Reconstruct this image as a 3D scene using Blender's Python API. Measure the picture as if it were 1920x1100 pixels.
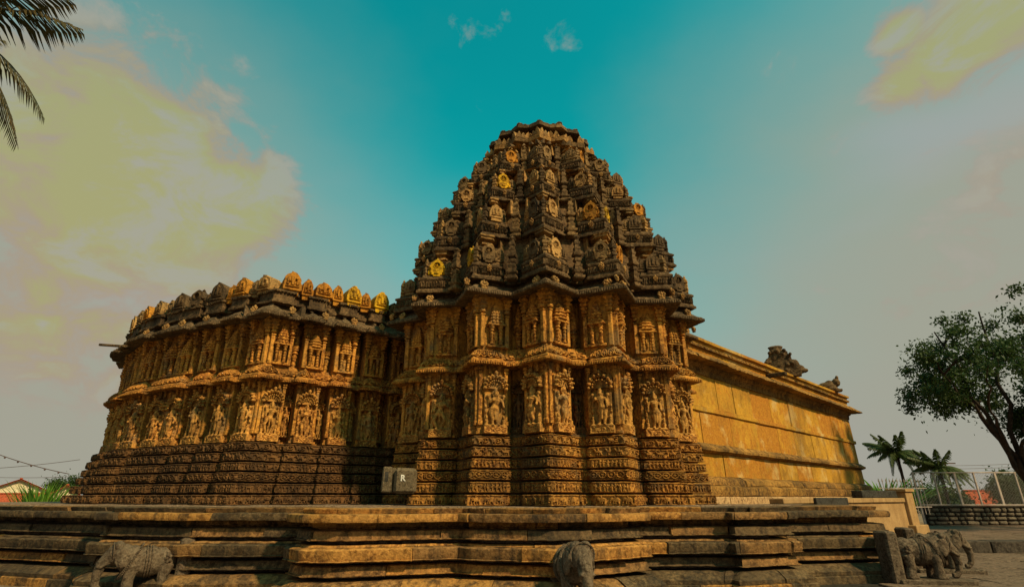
import bpy, bmesh, math, random
import numpy as np
from mathutils import Vector, Matrix, noise as mnoise
R_=math.radians
random.seed(7); rng=np.random.default_rng(7)
scene=bpy.context.scene
for o in list(bpy.data.objects): bpy.data.objects.remove(o)
col=scene.collection

# ------------------------------------------------------------------ camera
CZ=1.55
cam_d=bpy.data.cameras.new('camera'); cam=bpy.data.objects.new('camera',cam_d); col.objects.link(cam)
cam_d.sensor_width=36; cam_d.lens=985/1920*36; cam_d.clip_end=3000; cam_d.clip_start=.05
cam.location=(0,0,CZ); cam.rotation_euler=(R_(90+21.1),0,0)
scene.camera=cam

# ------------------------------------------------------------------ sky, sun, exposure
SUN_AZ=R_(132); SUN_EL=R_(41)          # azimuth measured from +Y towards +X
sun_dir=Vector((math.sin(SUN_AZ)*math.cos(SUN_EL),math.cos(SUN_AZ)*math.cos(SUN_EL),math.sin(SUN_EL)))
world=bpy.data.worlds.new('World'); scene.world=world; world.use_nodes=True
W=world.node_tree; W.nodes.clear()
def wn(t,**k):
    n=W.nodes.new(t)
    for a,b in k.items(): setattr(n,a,b)
    return n
def wl(a,b): W.links.new(a,b)
def wmath(op,a,b=None,c=None,clamp=False):
    n=wn('ShaderNodeMath',operation=op,use_clamp=clamp)
    for i,v in enumerate((a,b,c)):
        if v is None: continue
        if isinstance(v,(int,float)): n.inputs[i].default_value=v
        else: wl(v,n.inputs[i])
    return n.outputs[0]
def wmix(f,a,b):
    n=wn('ShaderNodeMix',data_type='RGBA')
    for s,v in ((n.inputs[0],f),(n.inputs[6],a),(n.inputs[7],b)):
        if isinstance(v,(int,float)): s.default_value=v
        elif isinstance(v,tuple): s.default_value=v+(1,) if len(v)==3 else v
        else: wl(v,s)
    return n.outputs[2]
def wstep(x,a,b):
    n=wn('ShaderNodeMapRange',interpolation_type='SMOOTHSTEP'); wl(x,n.inputs[0])
    n.inputs[1].default_value=a; n.inputs[2].default_value=b; return n.outputs[0]
sky=wn('ShaderNodeTexSky',sky_type='NISHITA'); sky.sun_disc=False
sky.sun_elevation=SUN_EL; sky.sun_rotation=SUN_AZ; sky.air_density=1.2; sky.dust_density=1.6; sky.ozone_density=2.5
tc=wn('ShaderNodeTexCoord'); D=tc.outputs['Generated']
sep=wn('ShaderNodeSeparateXYZ'); wl(D,sep.inputs[0]); dz=sep.outputs[2]
def wnoise(scale,det,rough,zs=1.0,off=(0,0,0),dist=0):
    m=wn('ShaderNodeMapping'); wl(D,m.inputs[0]); m.inputs['Scale'].default_value=(1,1,zs); m.inputs['Location'].default_value=off
    n=wn('ShaderNodeTexNoise'); wl(m.outputs[0],n.inputs['Vector']); n.inputs['Scale'].default_value=scale
    n.inputs['Detail'].default_value=det; n.inputs['Roughness'].default_value=rough; n.inputs['Distortion'].default_value=dist
    return n.outputs[0]
def px_dir(x,y,f=985.,p=R_(21.1)):
    a=(x-960)/f; b=(550-y)/f
    v=Vector((a,math.cos(p)-b*math.sin(p),math.sin(p)+b*math.cos(p))); return v.normalized()
def blob(x,y,r0,r1):
    v=px_dir(x,y); n=wn('ShaderNodeVectorMath',operation='DISTANCE'); wl(D,n.inputs[0]); n.inputs[1].default_value=v
    m=wn('ShaderNodeMapRange'); wl(n.outputs['Value'],m.inputs[0]); m.inputs[1].default_value=r1; m.inputs[2].default_value=r0
    return m.outputs[0]
def wmax(*a):
    r=a[0]
    for b in a[1:]: r=wmath('MAXIMUM',r,b)
    return r
SKY_S=0.15
# air: the clear sky with a teal cast, going to a pale dusty veil near the horizon
tint=wn('ShaderNodeMix',data_type='RGBA',blend_type='MULTIPLY'); tint.inputs[0].default_value=1
wl(sky.outputs[0],tint.inputs[6]); tint.inputs[7].default_value=(.015,1.26,.77,1)
base=tint.outputs[2]
nA=wnoise(2.6,6,.55,1.6,(3.1,.7,1.2)); nB=wnoise(8.5,9,.62,1.7,(1.3,5.2,.4),.4); nC=wnoise(1.5,3,.5,2.6,(7.3,2.2,9.1))
k=1/SKY_S
def C3(r,g,b): return (r*k,g*k,b*k)
wob=wmath('MULTIPLY',wmath('SUBTRACT',nC,.5),.35)
veil=wmath('SUBTRACT',1.0,wstep(wmath('ADD',dz,wob),.08,.66))
base=wmix(wmath('MULTIPLY',veil,.97),base,C3(.352,.328,.318))
# soft dusty haze banks left and right; the same added to the unseen sky behind to grey the ambient light
hz=wmax(wmath('MULTIPLY',blob(40,620,.0,.72),1.35),wmath('MULTIPLY',blob(1990,470,.0,.74),1.3))
behind=wstep(wmath('MULTIPLY',sep.outputs[1],-1.0),-.35,.2)
hz=wmax(hz,wmath('MULTIPLY',behind,wmath('SUBTRACT',1.25,dz)))
hz=wstep(wmath('ADD',hz,wmath('MULTIPLY',wmath('SUBTRACT',nA,.5),.45)),.0,1.15)
base=wmix(wmath('MULTIPLY',hz,.92),base,wmix(wstep(nC,.42,.58),C3(.375,.352,.328),C3(.345,.335,.265)))
# cumulus: cells of noise, thick where the banks stand
bank=wmax(blob(230,330,.03,.27),blob(430,390,.0,.19),wmath('MULTIPLY',blob(300,230,0,.12),.9),wmath('MULTIPLY',blob(60,300,.0,.28),.8),blob(1890,20,.0,.13),blob(1830,70,.0,.11),blob(1770,115,.0,.10),wmath('MULTIPLY',blob(1705,150,.0,.08),.9),wmath('MULTIPLY',blob(1685,62,.0,.06),.9),wmath('MULTIPLY',blob(1850,370,.0,.30),.42),wmath('MULTIPLY',blob(910,110,0,.10),.40),wmath('MULTIPLY',blob(1060,45,0,.08),.38),wmath('MULTIPLY',blob(100,560,.0,.28),.75),wmath('MULTIPLY',blob(330,470,.0,.2),.7))
wild=wmath('MULTIPLY',wstep(wnoise(.9,2,.5,1,(4,8,2)),.52,.75),wmath('MULTIPLY',wmath('SUBTRACT',.7,dz,None,True),.9))
bank=wmath('MAXIMUM',bank,wmath('MULTIPLY',wild,behind))
dens=wmath('ADD',bank,wmath('MULTIPLY',wmath('SUBTRACT',nB,.5),1.5))
dens=wmath('ADD',dens,wmath('MULTIPLY',wmath('SUBTRACT',nA,.5),.9))
cm=wstep(dens,.29,.60)
ccol=wmix(wstep(dens,.40,.78),C3(.385,.275,.22),C3(.375,.36,.14))
ccol=wmix(wmath('MULTIPLY',wstep(nB,.50,.66),.8),ccol,C3(.37,.355,.31))
skyc=wmix(wmath('MULTIPLY',cm,.78),base,ccol)
bg=wn('ShaderNodeBackground'); wl(skyc,bg.inputs[0]); bg.inputs[1].default_value=SKY_S
wo=wn('ShaderNodeOutputWorld'); wl(bg.outputs[0],wo.inputs[0])

sd=bpy.data.lights.new('sun','SUN'); sun=bpy.data.objects.new('sun',sd); col.objects.link(sun)
sd.energy=5.0; sd.angle=R_(3); sd.color=(1,.73,.40)
sun.rotation_euler=sun_dir.to_track_quat('Z','Y').to_euler()
vs=scene.view_settings; vs.view_transform='Standard'; vs.look='None'; vs.exposure=0.08; vs.gamma=1
scene.render.engine='CYCLES'
scene.cycles.max_bounces=5; scene.cycles.diffuse_bounces=2; scene.cycles.use_denoising=True

# ------------------------------------------------------------------ materials
def stone(name,c1,c2,dark=(.035,.026,.018),dark_amt=.5,streak=.4,scale=1.0,bump=.5,rough=.88,var=.25,spec=.15,lich=None,lich_amt=0.,micro=1.,lsc=3.4):
    m=bpy.data.materials.new(name); m.use_nodes=True; T=m.node_tree; T.nodes.clear()
    def n(t,**k):
        q=T.nodes.new(t)
        for a,b in k.items(): setattr(q,a,b)
        return q
    L=T.links.new
    geo=n('ShaderNodeNewGeometry'); P=geo.outputs['Position']
    def nz(sc,det,ro,mp=(1,1,1),off=(0,0,0)):
        mm=n('ShaderNodeMapping'); L(P,mm.inputs[0]); mm.inputs['Scale'].default_value=mp; mm.inputs['Location'].default_value=off
        q=n('ShaderNodeTexNoise'); L(mm.outputs[0],q.inputs['Vector']); q.inputs['Scale'].default_value=sc*scale; q.inputs['Detail'].default_value=det; q.inputs['Roughness'].default_value=ro
        return q.outputs[0]
    def step(x,a,b,to0=0,to1=1):
        q=n('ShaderNodeMapRange',interpolation_type='SMOOTHSTEP'); L(x,q.inputs[0]); q.inputs[1].default_value=a; q.inputs[2].default_value=b; q.inputs[3].default_value=to0; q.inputs[4].default_value=to1; return q.outputs[0]
    def ma(op,a,b,cl=False):
        q=n('ShaderNodeMath',operation=op,use_clamp=cl)
        for i,v in enumerate((a,b)):
            if isinstance(v,(int,float)): q.inputs[i].default_value=v
            else: L(v,q.inputs[i])
        return q.outputs[0]
    def mx(f,a,b,bt='MIX'):
        q=n('ShaderNodeMix',data_type='RGBA',blend_type=bt)
        for s,v in ((q.inputs[0],f),(q.inputs[6],a),(q.inputs[7],b)):
            if isinstance(v,(int,float)): s.default_value=v
            elif isinstance(v,tuple): s.default_value=tuple(v)+(1,)
            else: L(v,s)
        return q.outputs[2]
    oi=n('ShaderNodeObjectInfo'); rnd=oi.outputs['Random']
    big=nz(.55,3,.55,(1,1,1),(2.1,4.4,.3)); mid=nz(2.6,6,.62,(1,1,1),(5,1,9)); fine=nz(17,6,.7); grain=nz(70,3,.6)
    c=mx(step(ma('ADD',mid,ma('MULTIPLY',ma('SUBTRACT',rnd,.5),var)),.36,.64),c2,c1)
    c=mx(step(fine,.40,.64,0,.75*micro),c,tuple(min(1,v*1.6) for v in c1))
    c=mx(step(nz(8.5,5,.65,(1,1,1),(9,2,6)),.50,.64,0,.75*micro),c,mx(1.0,c,(.30,.26,.23),'MULTIPLY'))
    if lich: c=mx(ma('MULTIPLY',step(nz(lsc,6,.62,(1,1,1),(8,3,1)),.52,.66),lich_amt),c,lich)
    st=nz(3.2,5,.62,(1,1,.12),(1,7,3))
    d=ma('ADD',ma('MULTIPLY',step(ma('ADD',ma('MULTIPLY',big,.55),ma('MULTIPLY',mid,.45)),.56-.2*dark_amt,.70-.2*dark_amt),dark_amt),ma('MULTIPLY',step(st,.49,.60),streak),True)
    d=ma('ADD',d,ma('MULTIPLY',ma('SUBTRACT',rnd,.45),var),True)
    d=ma('MULTIPLY',d,step(fine,.25,.6,1,.72))
    c=mx(ma('MULTIPLY',d,.94),c,dark)
    c=mx(step(grain,.3,.75,.0,.5),c,mx(1.0,c,(.45,.42,.4),'MULTIPLY'))
    b=n('ShaderNodeBsdfPrincipled'); L(c,b.inputs['Base Color']); b.inputs['Roughness'].default_value=rough; b.inputs['Specular IOR Level'].default_value=spec
    if bump:
        h=ma('ADD',ma('ADD',ma('MULTIPLY',fine,1.0),ma('MULTIPLY',grain,.35)),ma('MULTIPLY',nz(6,4,.6,(1,1,1),(3,3,3)),1.2))
        bp=n('ShaderNodeBump'); bp.inputs['Strength'].default_value=bump; bp.inputs['Distance'].default_value=.03; L(h,bp.inputs['Height']); L(bp.outputs[0],b.inputs['Normal'])
    o=n('ShaderNodeOutputMaterial'); L(b.outputs[0],o.inputs[0])
    return m
def plain(name,c,rough=.8,c2=None,scale=8,metal=0,transl=0):
    m=bpy.data.materials.new(name); m.use_nodes=True; T=m.node_tree; b=T.nodes['Principled BSDF']
    b.inputs['Roughness'].default_value=rough; b.inputs['Metallic'].default_value=metal; b.inputs['Specular IOR Level'].default_value=.2
    c2=c2 or tuple(v*.6 for v in c)
    g=T.nodes.new('ShaderNodeNewGeometry'); q=T.nodes.new('ShaderNodeTexNoise'); q.inputs['Scale'].default_value=scale; q.inputs['Detail'].default_value=5
    T.links.new(g.outputs['Position'],q.inputs['Vector'])
    r=T.nodes.new('ShaderNodeMapRange'); r.inputs[1].default_value=.35; r.inputs[2].default_value=.65; T.links.new(q.outputs[0],r.inputs[0])
    x=T.nodes.new('ShaderNodeMix'); x.data_type='RGBA'; x.inputs[6].default_value=c2+(1,); x.inputs[7].default_value=c+(1,)
    T.links.new(r.outputs[0],x.inputs[0]); T.links.new(x.outputs[2],b.inputs['Base Color'])
    if transl:
        t=T.nodes.new('ShaderNodeBsdfTranslucent'); T.links.new(x.outputs[2],t.inputs[0])
        ms=T.nodes.new('ShaderNodeMixShader'); ms.inputs[0].default_value=transl
        T.links.new(b.outputs[0],ms.inputs[1]); T.links.new(t.outputs[0],ms.inputs[2]); T.links.new(ms.outputs[0],T.nodes['Material Output'].inputs[0])
    return m
M={}
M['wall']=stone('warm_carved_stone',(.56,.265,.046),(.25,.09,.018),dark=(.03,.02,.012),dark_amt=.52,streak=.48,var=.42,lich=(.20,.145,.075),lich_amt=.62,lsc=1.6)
M['wing']=stone('brown_carved_stone',(.46,.205,.038),(.22,.08,.017),dark=(.03,.02,.012),dark_amt=.5,streak=.5,var=.45,lich=(.18,.125,.062),lich_amt=.65,lsc=1.4)
M['figure']=stone('figure_stone',(.52,.26,.058),(.25,.10,.024),dark=(.03,.02,.012),dark_amt=.48,streak=.38,var=.55,lich=(.24,.175,.09),lich_amt=.6,lsc=1.7)
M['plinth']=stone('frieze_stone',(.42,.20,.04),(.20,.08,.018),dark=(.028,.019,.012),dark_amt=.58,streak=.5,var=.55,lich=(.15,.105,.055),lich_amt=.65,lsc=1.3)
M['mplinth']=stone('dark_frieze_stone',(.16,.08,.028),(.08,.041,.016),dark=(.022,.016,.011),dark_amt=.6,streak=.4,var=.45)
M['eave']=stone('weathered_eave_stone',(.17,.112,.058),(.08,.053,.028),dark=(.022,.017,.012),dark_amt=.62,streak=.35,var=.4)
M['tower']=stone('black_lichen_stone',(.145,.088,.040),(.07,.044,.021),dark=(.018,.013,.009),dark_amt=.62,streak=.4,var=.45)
M['neck']=stone('tower_neck_stone',(.42,.24,.08),(.23,.115,.038),dark=(.025,.018,.012),dark_amt=.5,streak=.4,var=.5)
M['medal']=stone('medallion_stone',(.24,.145,.058),(.12,.072,.03),dark=(.022,.016,.011),dark_amt=.55,streak=.35,var=.55)
M['yellow']=stone('yellow_lichen_stone',(.54,.31,.010),(.34,.16,.012),dark_amt=.4,streak=.45,var=.3)
M['orange']=stone('orange_lichen_stone',(.42,.18,.02),(.28,.11,.015),dark_amt=.35,streak=.35,var=.35)
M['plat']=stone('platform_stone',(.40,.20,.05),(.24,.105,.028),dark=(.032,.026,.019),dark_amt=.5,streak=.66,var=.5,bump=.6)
M['plat_dark']=stone('dark_platform_stone',(.135,.088,.042),(.07,.05,.028),dark=(.026,.022,.017),dark_amt=.6,streak=.6,var=.4,bump=.6)
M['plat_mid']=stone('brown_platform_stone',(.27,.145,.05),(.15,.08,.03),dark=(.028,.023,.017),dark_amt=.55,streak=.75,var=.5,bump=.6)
M['plat_top']=stone('platform_paving_stone',(.21,.145,.095),(.13,.088,.056),dark_amt=.3,streak=0,var=.3)
M['hall']=stone('golden_hall_stone',(.52,.28,.030),(.36,.145,.018),dark=(.11,.05,.016),dark_amt=.5,streak=.18,var=.55,scale=.9,lich=(.60,.43,.17),lich_amt=.75,micro=.32,lsc=1.1)
M['hall_trim']=stone('hall_moulding_stone',(.34,.18,.04),(.17,.085,.025),dark=(.025,.018,.012),dark_amt=.62,streak=.45,var=.45)
M['hall_base']=stone('pale_base_stone',(.42,.27,.13),(.33,.19,.085),dark_amt=.15,streak=.15,var=.25)
M['eleph']=stone('grey_elephant_stone',(.15,.11,.072),(.085,.06,.04),dark_amt=.45,streak=.35,var=.3,scale=1.6,bump=.8)
M['block']=stone('grey_block_stone',(.13,.10,.06),(.09,.07,.042),dark_amt=.12,streak=.1,var=.1,scale=2)
M['core']=stone('inner_masonry',(.12,.07,.03),(.08,.045,.02),dark_amt=.5,streak=.2)
M['cream']=stone('cream_plaster',(.40,.25,.11),(.33,.20,.085),dark=(.16,.09,.04),dark_amt=.08,streak=.28,var=.05,bump=.15,micro=.2)
M['black']=stone('black_granite',(.045,.042,.036),(.03,.028,.024),dark_amt=.2,streak=.1)
M['rubble']=stone('rubble_stone',(.16,.135,.10),(.10,.082,.06),dark_amt=.15,streak=.05,var=.35,scale=2)
M['mortar']=stone('dark_mortar',(.035,.03,.024),(.025,.021,.017),dark_amt=.3,streak=0)
M['pave']=stone('paving_slab_stone',(.17,.115,.078),(.11,.075,.05),dark_amt=.3,streak=0,var=.3)
M['kerb']=stone('kerb_stone',(.07,.056,.042),(.045,.036,.028),dark_amt=.3,streak=.2)
M['ground']=stone('dusty_ground',(.24,.17,.11),(.17,.12,.075),dark_amt=.15,streak=0,scale=.3)
M['paint']=plain('white_paint',(.75,.72,.66))
M['metal']=plain('pale_painted_metal',(.46,.40,.36),.5,(.36,.29,.25))
M['wire']=plain('wire_grey',(.30,.26,.23),.5)
M['cable']=plain('cable_dark',(.10,.06,.05),.6)
M['bark']=plain('tree_bark',(.045,.03,.02),.9,(.02,.014,.01))
M['leaf']=plain('tree_leaf',(.05,.085,.022),.6,(.025,.05,.012),3,transl=.3)
M['leaf2']=plain('palm_leaf',(.075,.10,.026),.55,(.035,.055,.014),1.5,transl=.3)
M['frond']=plain('near_palm_leaf',(.05,.052,.022),.5,(.10,.065,.022),1.2,transl=.2)
M['fresh']=plain('fresh_green_leaf',(.16,.30,.03),.55,(.07,.16,.02),3,transl=.4)
M['rooftile']=stone('red_roof_tile',(.42,.085,.035),(.28,.06,.025),dark_amt=.2,streak=.1,scale=1.5)
M['thatch']=stone('old_brown_roof',(.22,.09,.035),(.12,.055,.025),dark_amt=.35,streak=.1)
M['limewash']=stone('lime_washed_wall',(.62,.56,.40),(.52,.44,.28),dark=(.25,.15,.07),dark_amt=.2,streak=.15)

# ------------------------------------------------------------------ mesh helpers
def snoise(P,sc,seed):
    r=np.random.default_rng(seed); out=np.zeros(len(P))
    for i in range(5):
        k_=r.normal(size=3); k_/=np.linalg.norm(k_); out+=np.sin(P@(k_*sc*(1+.45*i))+r.uniform(0,6.28))/(1+.35*i)
    return out/2.4
def erode(P,a=.012,sc=5.):
    P=np.asarray(P,float)
    return P+np.stack([snoise(P,sc,11),snoise(P,sc,23),snoise(P,sc*1.1,37)],1)*a*.5+np.stack([snoise(P,sc*4.3,5),snoise(P,sc*4.1,6),snoise(P,sc*4.7,8)],1)*a*.55
class MB:
    def __init__(s): s.v=[]; s.f=[]
    def add(s,v,f,mat=None):
        o=len(s.v)
        if mat is not None: v=[tuple(mat@Vector(p)) for p in v]
        s.v.extend(tuple(p) for p in v); s.f.extend(tuple(i+o for i in q) for q in f); return s
    def box(s,x0,x1,y0,y1,z0,z1,b=.0,mat=None):
        c=((x0+x1)/2,(y0+y1)/2,(z0+z1)/2); h=((x1-x0)/2,(y1-y0)/2,(z1-z0)/2)
        b=min(b,min(h)*.6)
        if b<=0:
            v=[(c[0]+sx*h[0],c[1]+sy*h[1],c[2]+sz*h[2]) for sx in(-1,1) for sy in(-1,1) for sz in(-1,1)]
            f=[(0,1,3,2),(4,6,7,5),(0,4,5,1),(2,3,7,6),(0,2,6,4),(1,5,7,3)]
            return s.add(v,f,mat)
        bm=bmesh.new(); bmesh.ops.create_cube(bm,size=1)
        for q in bm.verts: q.co=Vector((c[i]+q.co[i]*2*h[i] for i in range(3)))
        bmesh.ops.bevel(bm,geom=list(bm.edges),offset=b,segments=1,affect='EDGES',profile=.5)
        bm.verts.index_update(); v=[tuple(q.co) for q in bm.verts]; f=[tuple(q.index for q in fc.verts) for fc in bm.faces]; bm.free()
        return s.add(v,f,mat)
    def lathe(s,prof,n=8,rot=None,mat=None,sx=1,sy=1):
        rot=math.pi/n if rot is None else rot
        v=[];f=[]
        for r,z in prof:
            for i in range(n):
                a=rot+2*math.pi*i/n; v.append((r*math.cos(a)*sx,r*math.sin(a)*sy,z))
        m=len(prof)
        for j in range(m-1):
            for i in range(n): f.append((j*n+i,j*n+(i+1)%n,(j+1)*n+(i+1)%n,(j+1)*n+i))
        f.append(tuple(range(n))[::-1]); f.append(tuple((m-1)*n+i for i in range(n)))
        return s.add(v,f,mat)
    def ball(s,c,r,sub=1,rad=None):
        bm=bmesh.new(); bmesh.ops.create_icosphere(bm,subdivisions=sub,radius=1)
        r=(r,r,r) if isinstance(r,(int,float)) else r
        mt=rad or Matrix()
        v=[tuple(Vector(c)+mt@Vector((q.co.x*r[0],q.co.y*r[1],q.co.z*r[2]))) for q in bm.verts]
        bm.verts.index_update(); f=[tuple(q.index for q in fc.verts) for fc in bm.faces]; bm.free(); return s.add(v,f)
    def tube(s,pts,rads,n=8,caps=True):
        pts=[Vector(p) for p in pts]; v=[];f=[]
        if isinstance(rads,(int,float)): rads=[rads]*len(pts)
        up=None
        for i,p in enumerate(pts):
            t=(pts[min(i+1,len(pts)-1)]-pts[max(i-1,0)]).normalized()
            if up is None:
                up=Vector((0,0,1)) if abs(t.z)<.9 else Vector((1,0,0))
            a=t.cross(up).normalized(); b=a.cross(t).normalized(); up=b
            for k in range(n):
                q=2*math.pi*k/n; v.append(tuple(p+(a*math.cos(q)+b*math.sin(q))*rads[i]))
        for j in range(len(pts)-1):
            for i in range(n): f.append((j*n+i,j*n+(i+1)%n,(j+1)*n+(i+1)%n,(j+1)*n+i))
        if caps: f.append(tuple(range(n))[::-1]); f.append(tuple((len(pts)-1)*n+i for i in range(n)))
        return s.add(v,f)
    def mesh(s,name,mat,smooth=40,er=0,ersc=5.):
        v=np.array(s.v,float)
        if er: v=erode(v,er,ersc)
        return mk(name,v,s.f,mat,smooth)
def mk(name,v,f,mat,smooth=40):
    me=bpy.data.meshes.new(name); me.from_pydata([tuple(p) for p in v],[],[tuple(q) for q in f]); me.update()
    if smooth:
        me.polygons.foreach_set('use_smooth',[True]*len(me.polygons)); me.set_sharp_from_angle(angle=R_(smooth))
    me.materials.append(mat); return me
def obj(name,me,parent=None,loc=(0,0,0),rz=0,rot=None,sc=None):
    o=bpy.data.objects.new(name,me); col.objects.link(o); o.location=loc
    o.rotation_euler=rot or (0,0,rz)
    if sc is not None: o.scale=(sc,)*3 if isinstance(sc,(int,float)) else sc
    if parent: o.parent=parent
    return o
def thing(name,label,cat,loc=(0,0,0),rz=0,group=None):
    o=bpy.data.objects.new(name,None); col.objects.link(o); o.location=loc; o.rotation_euler=(0,0,rz); o.empty_display_size=.2
    return tag(o,label,cat,group)
def tag(o,label,cat,group=None):
    o['label']=label; o['category']=cat
    if group: o['group']=group
    return o
def struct(o,kind='structure'): o['kind']=kind; return o
def remat(me,mat):
    m=me.copy(); m.materials.clear(); m.materials.append(mat); return m

# ---- plan paths: outward is the right-hand side of the walking direction
def offset(pts,d):
    pts=[np.array(p,float) for p in pts]; n=len(pts); out=[]
    nr=[]
    for i in range(n-1):
        t=pts[i+1]-pts[i]; t=t/np.linalg.norm(t); nr.append(np.array((t[1],-t[0])))
    for i in range(n):
        if i==0: m=nr[0]; k_=1
        elif i==n-1: m=nr[-1]; k_=1
        else:
            m=nr[i-1]+nr[i]; L=np.linalg.norm(m)
            if L<1e-6: m=nr[i];k_=1
            else: m=m/L; k_=min(1/max(.3,float(m@nr[i])),2.2)
        out.append(pts[i]+m*d*k_)
    return out
def arclen(pts):
    s=[0]
    for a,b in zip(pts[:-1],pts[1:]): s.append(s[-1]+float(np.linalg.norm(np.array(b)-np.array(a))))
    return s
def block(path,s0,s1,prof,du,relief=None,amp=.03,rows=None,er=.008,origin=(0,0,0),ujit=0,back=None,fade=.03):
    """one dressed stone: the profile [(offset,z),...] swept along path between arc lengths s0..s1; rows=(i,j): profile span that carries relief"""
    S=arclen(path); us=[s0]
    n=max(1,int((s1-s0)/du)); us=list(np.linspace(s0,s1,n+1))
    cor=[c for c in S if s0+1e-3<c<s1-1e-3]
    for c in cor:
        us=[u for u in us if abs(u-c)>du*.45]+[c]
    us=sorted(us)
    prof2=[]
    RL=[] if relief is None else (relief if isinstance(relief,list) else [(rows[0],rows[1],rows[2],relief,amp)])
    vs_=[[] for _ in RL]
    for i,pz in enumerate(prof):
        hit=None
        for q_,r_ in enumerate(RL):
            if r_[0]<=i<r_[1]: hit=(q_,r_)
        if hit:
            q_,r_=hit; a,b=np.array(prof[i]),np.array(prof[i+1]); nr=r_[2]
            for j in range(nr):
                prof2.append(tuple(a+(b-a)*(j/nr)))
                for w_ in range(len(RL)): vs_[w_].append((i-r_[0]+j/nr)/(r_[1]-r_[0]) if w_==q_ else -1)
        else:
            prof2.append(tuple(pz))
            for w_ in range(len(RL)): vs_[w_].append(1. if i==RL[w_][1] else -1)
    offs={}
    V=np.zeros((len(us),len(prof2),3)); N=np.zeros((len(us),2))
    seg=[]
    for u in us:
        k_=max(0,min(len(S)-2,int(np.searchsorted(S,u,side='right'))-1)); seg.append((k_,(u-S[k_])/max(1e-9,S[k_+1]-S[k_])))
    for j,(d,z) in enumerate(prof2):
        if d not in offs: offs[d]=offset(path,d)
        Q=offs[d]
        for i,(k_,t) in enumerate(seg):
            p=Q[k_]*(1-t)+Q[k_+1]*t; V[i,j]=(p[0],p[1],z)
    if relief is not None:
        U=np.array(us)
        fd=np.ones(len(us))
        for c in cor+[s0,s1]: fd=np.minimum(fd,np.clip(np.abs(U-c)/fade,0,1))
        for i,(k_,t) in enumerate(seg):
            tt=np.array(path[k_+1])-np.array(path[k_]); tt=tt/np.linalg.norm(tt); N[i]=(tt[1],-tt[0])
        for w_,r_ in enumerate(RL):
            vv=np.array(vs_[w_]); ok=(vv>=0)
            H=r_[3](U[:,None]+ujit,np.clip(vv[None,:],0,1))*fd[:,None]*ok[None,:]*r_[4]
            V[:,:,0]+=H*N[:,0:1]; V[:,:,1]+=H*N[:,1:2]
    P=V.reshape(-1,3)
    if er: P=erode(P,er)
    P=P-np.array(origin)
    m=len(prof2); F=[]
    for i in range(len(us)-1):
        for j in range(m):
            a=i*m+j; b=i*m+(j+1)%m; c=(i+1)*m+(j+1)%m; d=(i+1)*m+j
            F.append((a,d,c,b))
    F.append(tuple(range(m))); F.append(tuple((len(us)-1)*m+j for j in range(m))[::-1])
    return P,F
def course(root,name,path,prof,cuts,mat,du=.05,relief=None,amp=.03,rows=None,er=.008,gap=.004,jit=.0,drop=0,smooth=35):
    S=arclen(path); o=np.array(root.location); out=[]
    for a,b in zip(cuts[:-1],cuts[1:]):
        if b-a<.05 or random.random()<drop: continue
        pr=prof
        if jit:
            dj=random.uniform(-jit,jit); pr=[(d+dj,z) for d,z in prof]
        P,F=block(path,a+gap,b-gap,pr,du,relief,amp,rows,er,o,random.uniform(0,9))
        mt=mat(P[:,0].mean()+o[0]) if callable(mat) else random.choice(mat) if isinstance(mat,list) else mat
        out.append(obj(name,mk(name,P,F,mt,smooth),root))
    return out
def rcuts(s0,s1,lo,hi,keep=()):
    c=[s0]
    while c[-1]<s1-lo: c.append(min(s1,c[-1]+random.uniform(lo,hi)))
    c[-1]=s1
    return c
# ---- carved relief patterns, u in metres, v 0..1 across the band
def sm(x,a,b): t=np.clip((x-a)/(b-a),0,1); return t*t*(3-2*t)
def hsh(i,k=0.): return np.modf(np.abs(np.sin(i*12.9898+k*78.233)*43758.5453))[0]
def ell(x,y,cx,cy,rx,ry,w=.35): return sm(1-((x-cx)/rx)**2-((y-cy)/ry)**2,0,w)
def cap(x,y,ax,ay,bx,by,r):
    dx,dy=bx-ax,by-ay; t=np.clip(((x-ax)*dx+(y-ay)*dy)/(dx*dx+dy*dy),0,1)
    return sm(1-((x-ax-t*dx)**2+(y-ay-t*dy)**2)/r**2,0,.5)
def mxm(*a):
    r=a[0]
    for b in a[1:]: r=np.maximum(r,b)
    return r
def rel_elephant(u,v):
    p=.27; i=np.floor(u/p); x=(u/p-i)*1.5; y=v+0*u; k=hsh(i); x=x+.12*(k-.5)
    return mxm(ell(x,y,.78,.56,.44,.30),ell(x,y,.30,.62,.22,.24),cap(x,y,.18,.55,.08,.15,.085),cap(x,y,.5,.4,.46,.05,.10),cap(x,y,.72,.4,.74,.05,.09),cap(x,y,1.05,.4,1.1,.05,.10),cap(x,y,.62,.8,.66,.97,.1)*.8,ell(x,y,.36,.63,.10,.17)*1.1)*(.75+.25*k)*sm(y,-.02,.06)
def rel_horse(u,v):
    p=.25; i=np.floor(u/p); x=(u/p-i)*1.45; y=v+0*u; k=hsh(i,2)
    return mxm(ell(x,y,.75,.5,.42,.19),cap(x,y,.42,.55,.24,.85,.10),cap(x,y,.24,.85,.06,.72,.08),cap(x,y,.5,.4,.30,.08,.07),cap(x,y,.62,.4,.66,.05,.07),cap(x,y,1.0,.42,.9,.05,.07),cap(x,y,1.08,.45,1.2,.06,.07),cap(x,y,.75,.62,.72,.95,.12)*.9)*(.75+.25*k)
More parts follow.
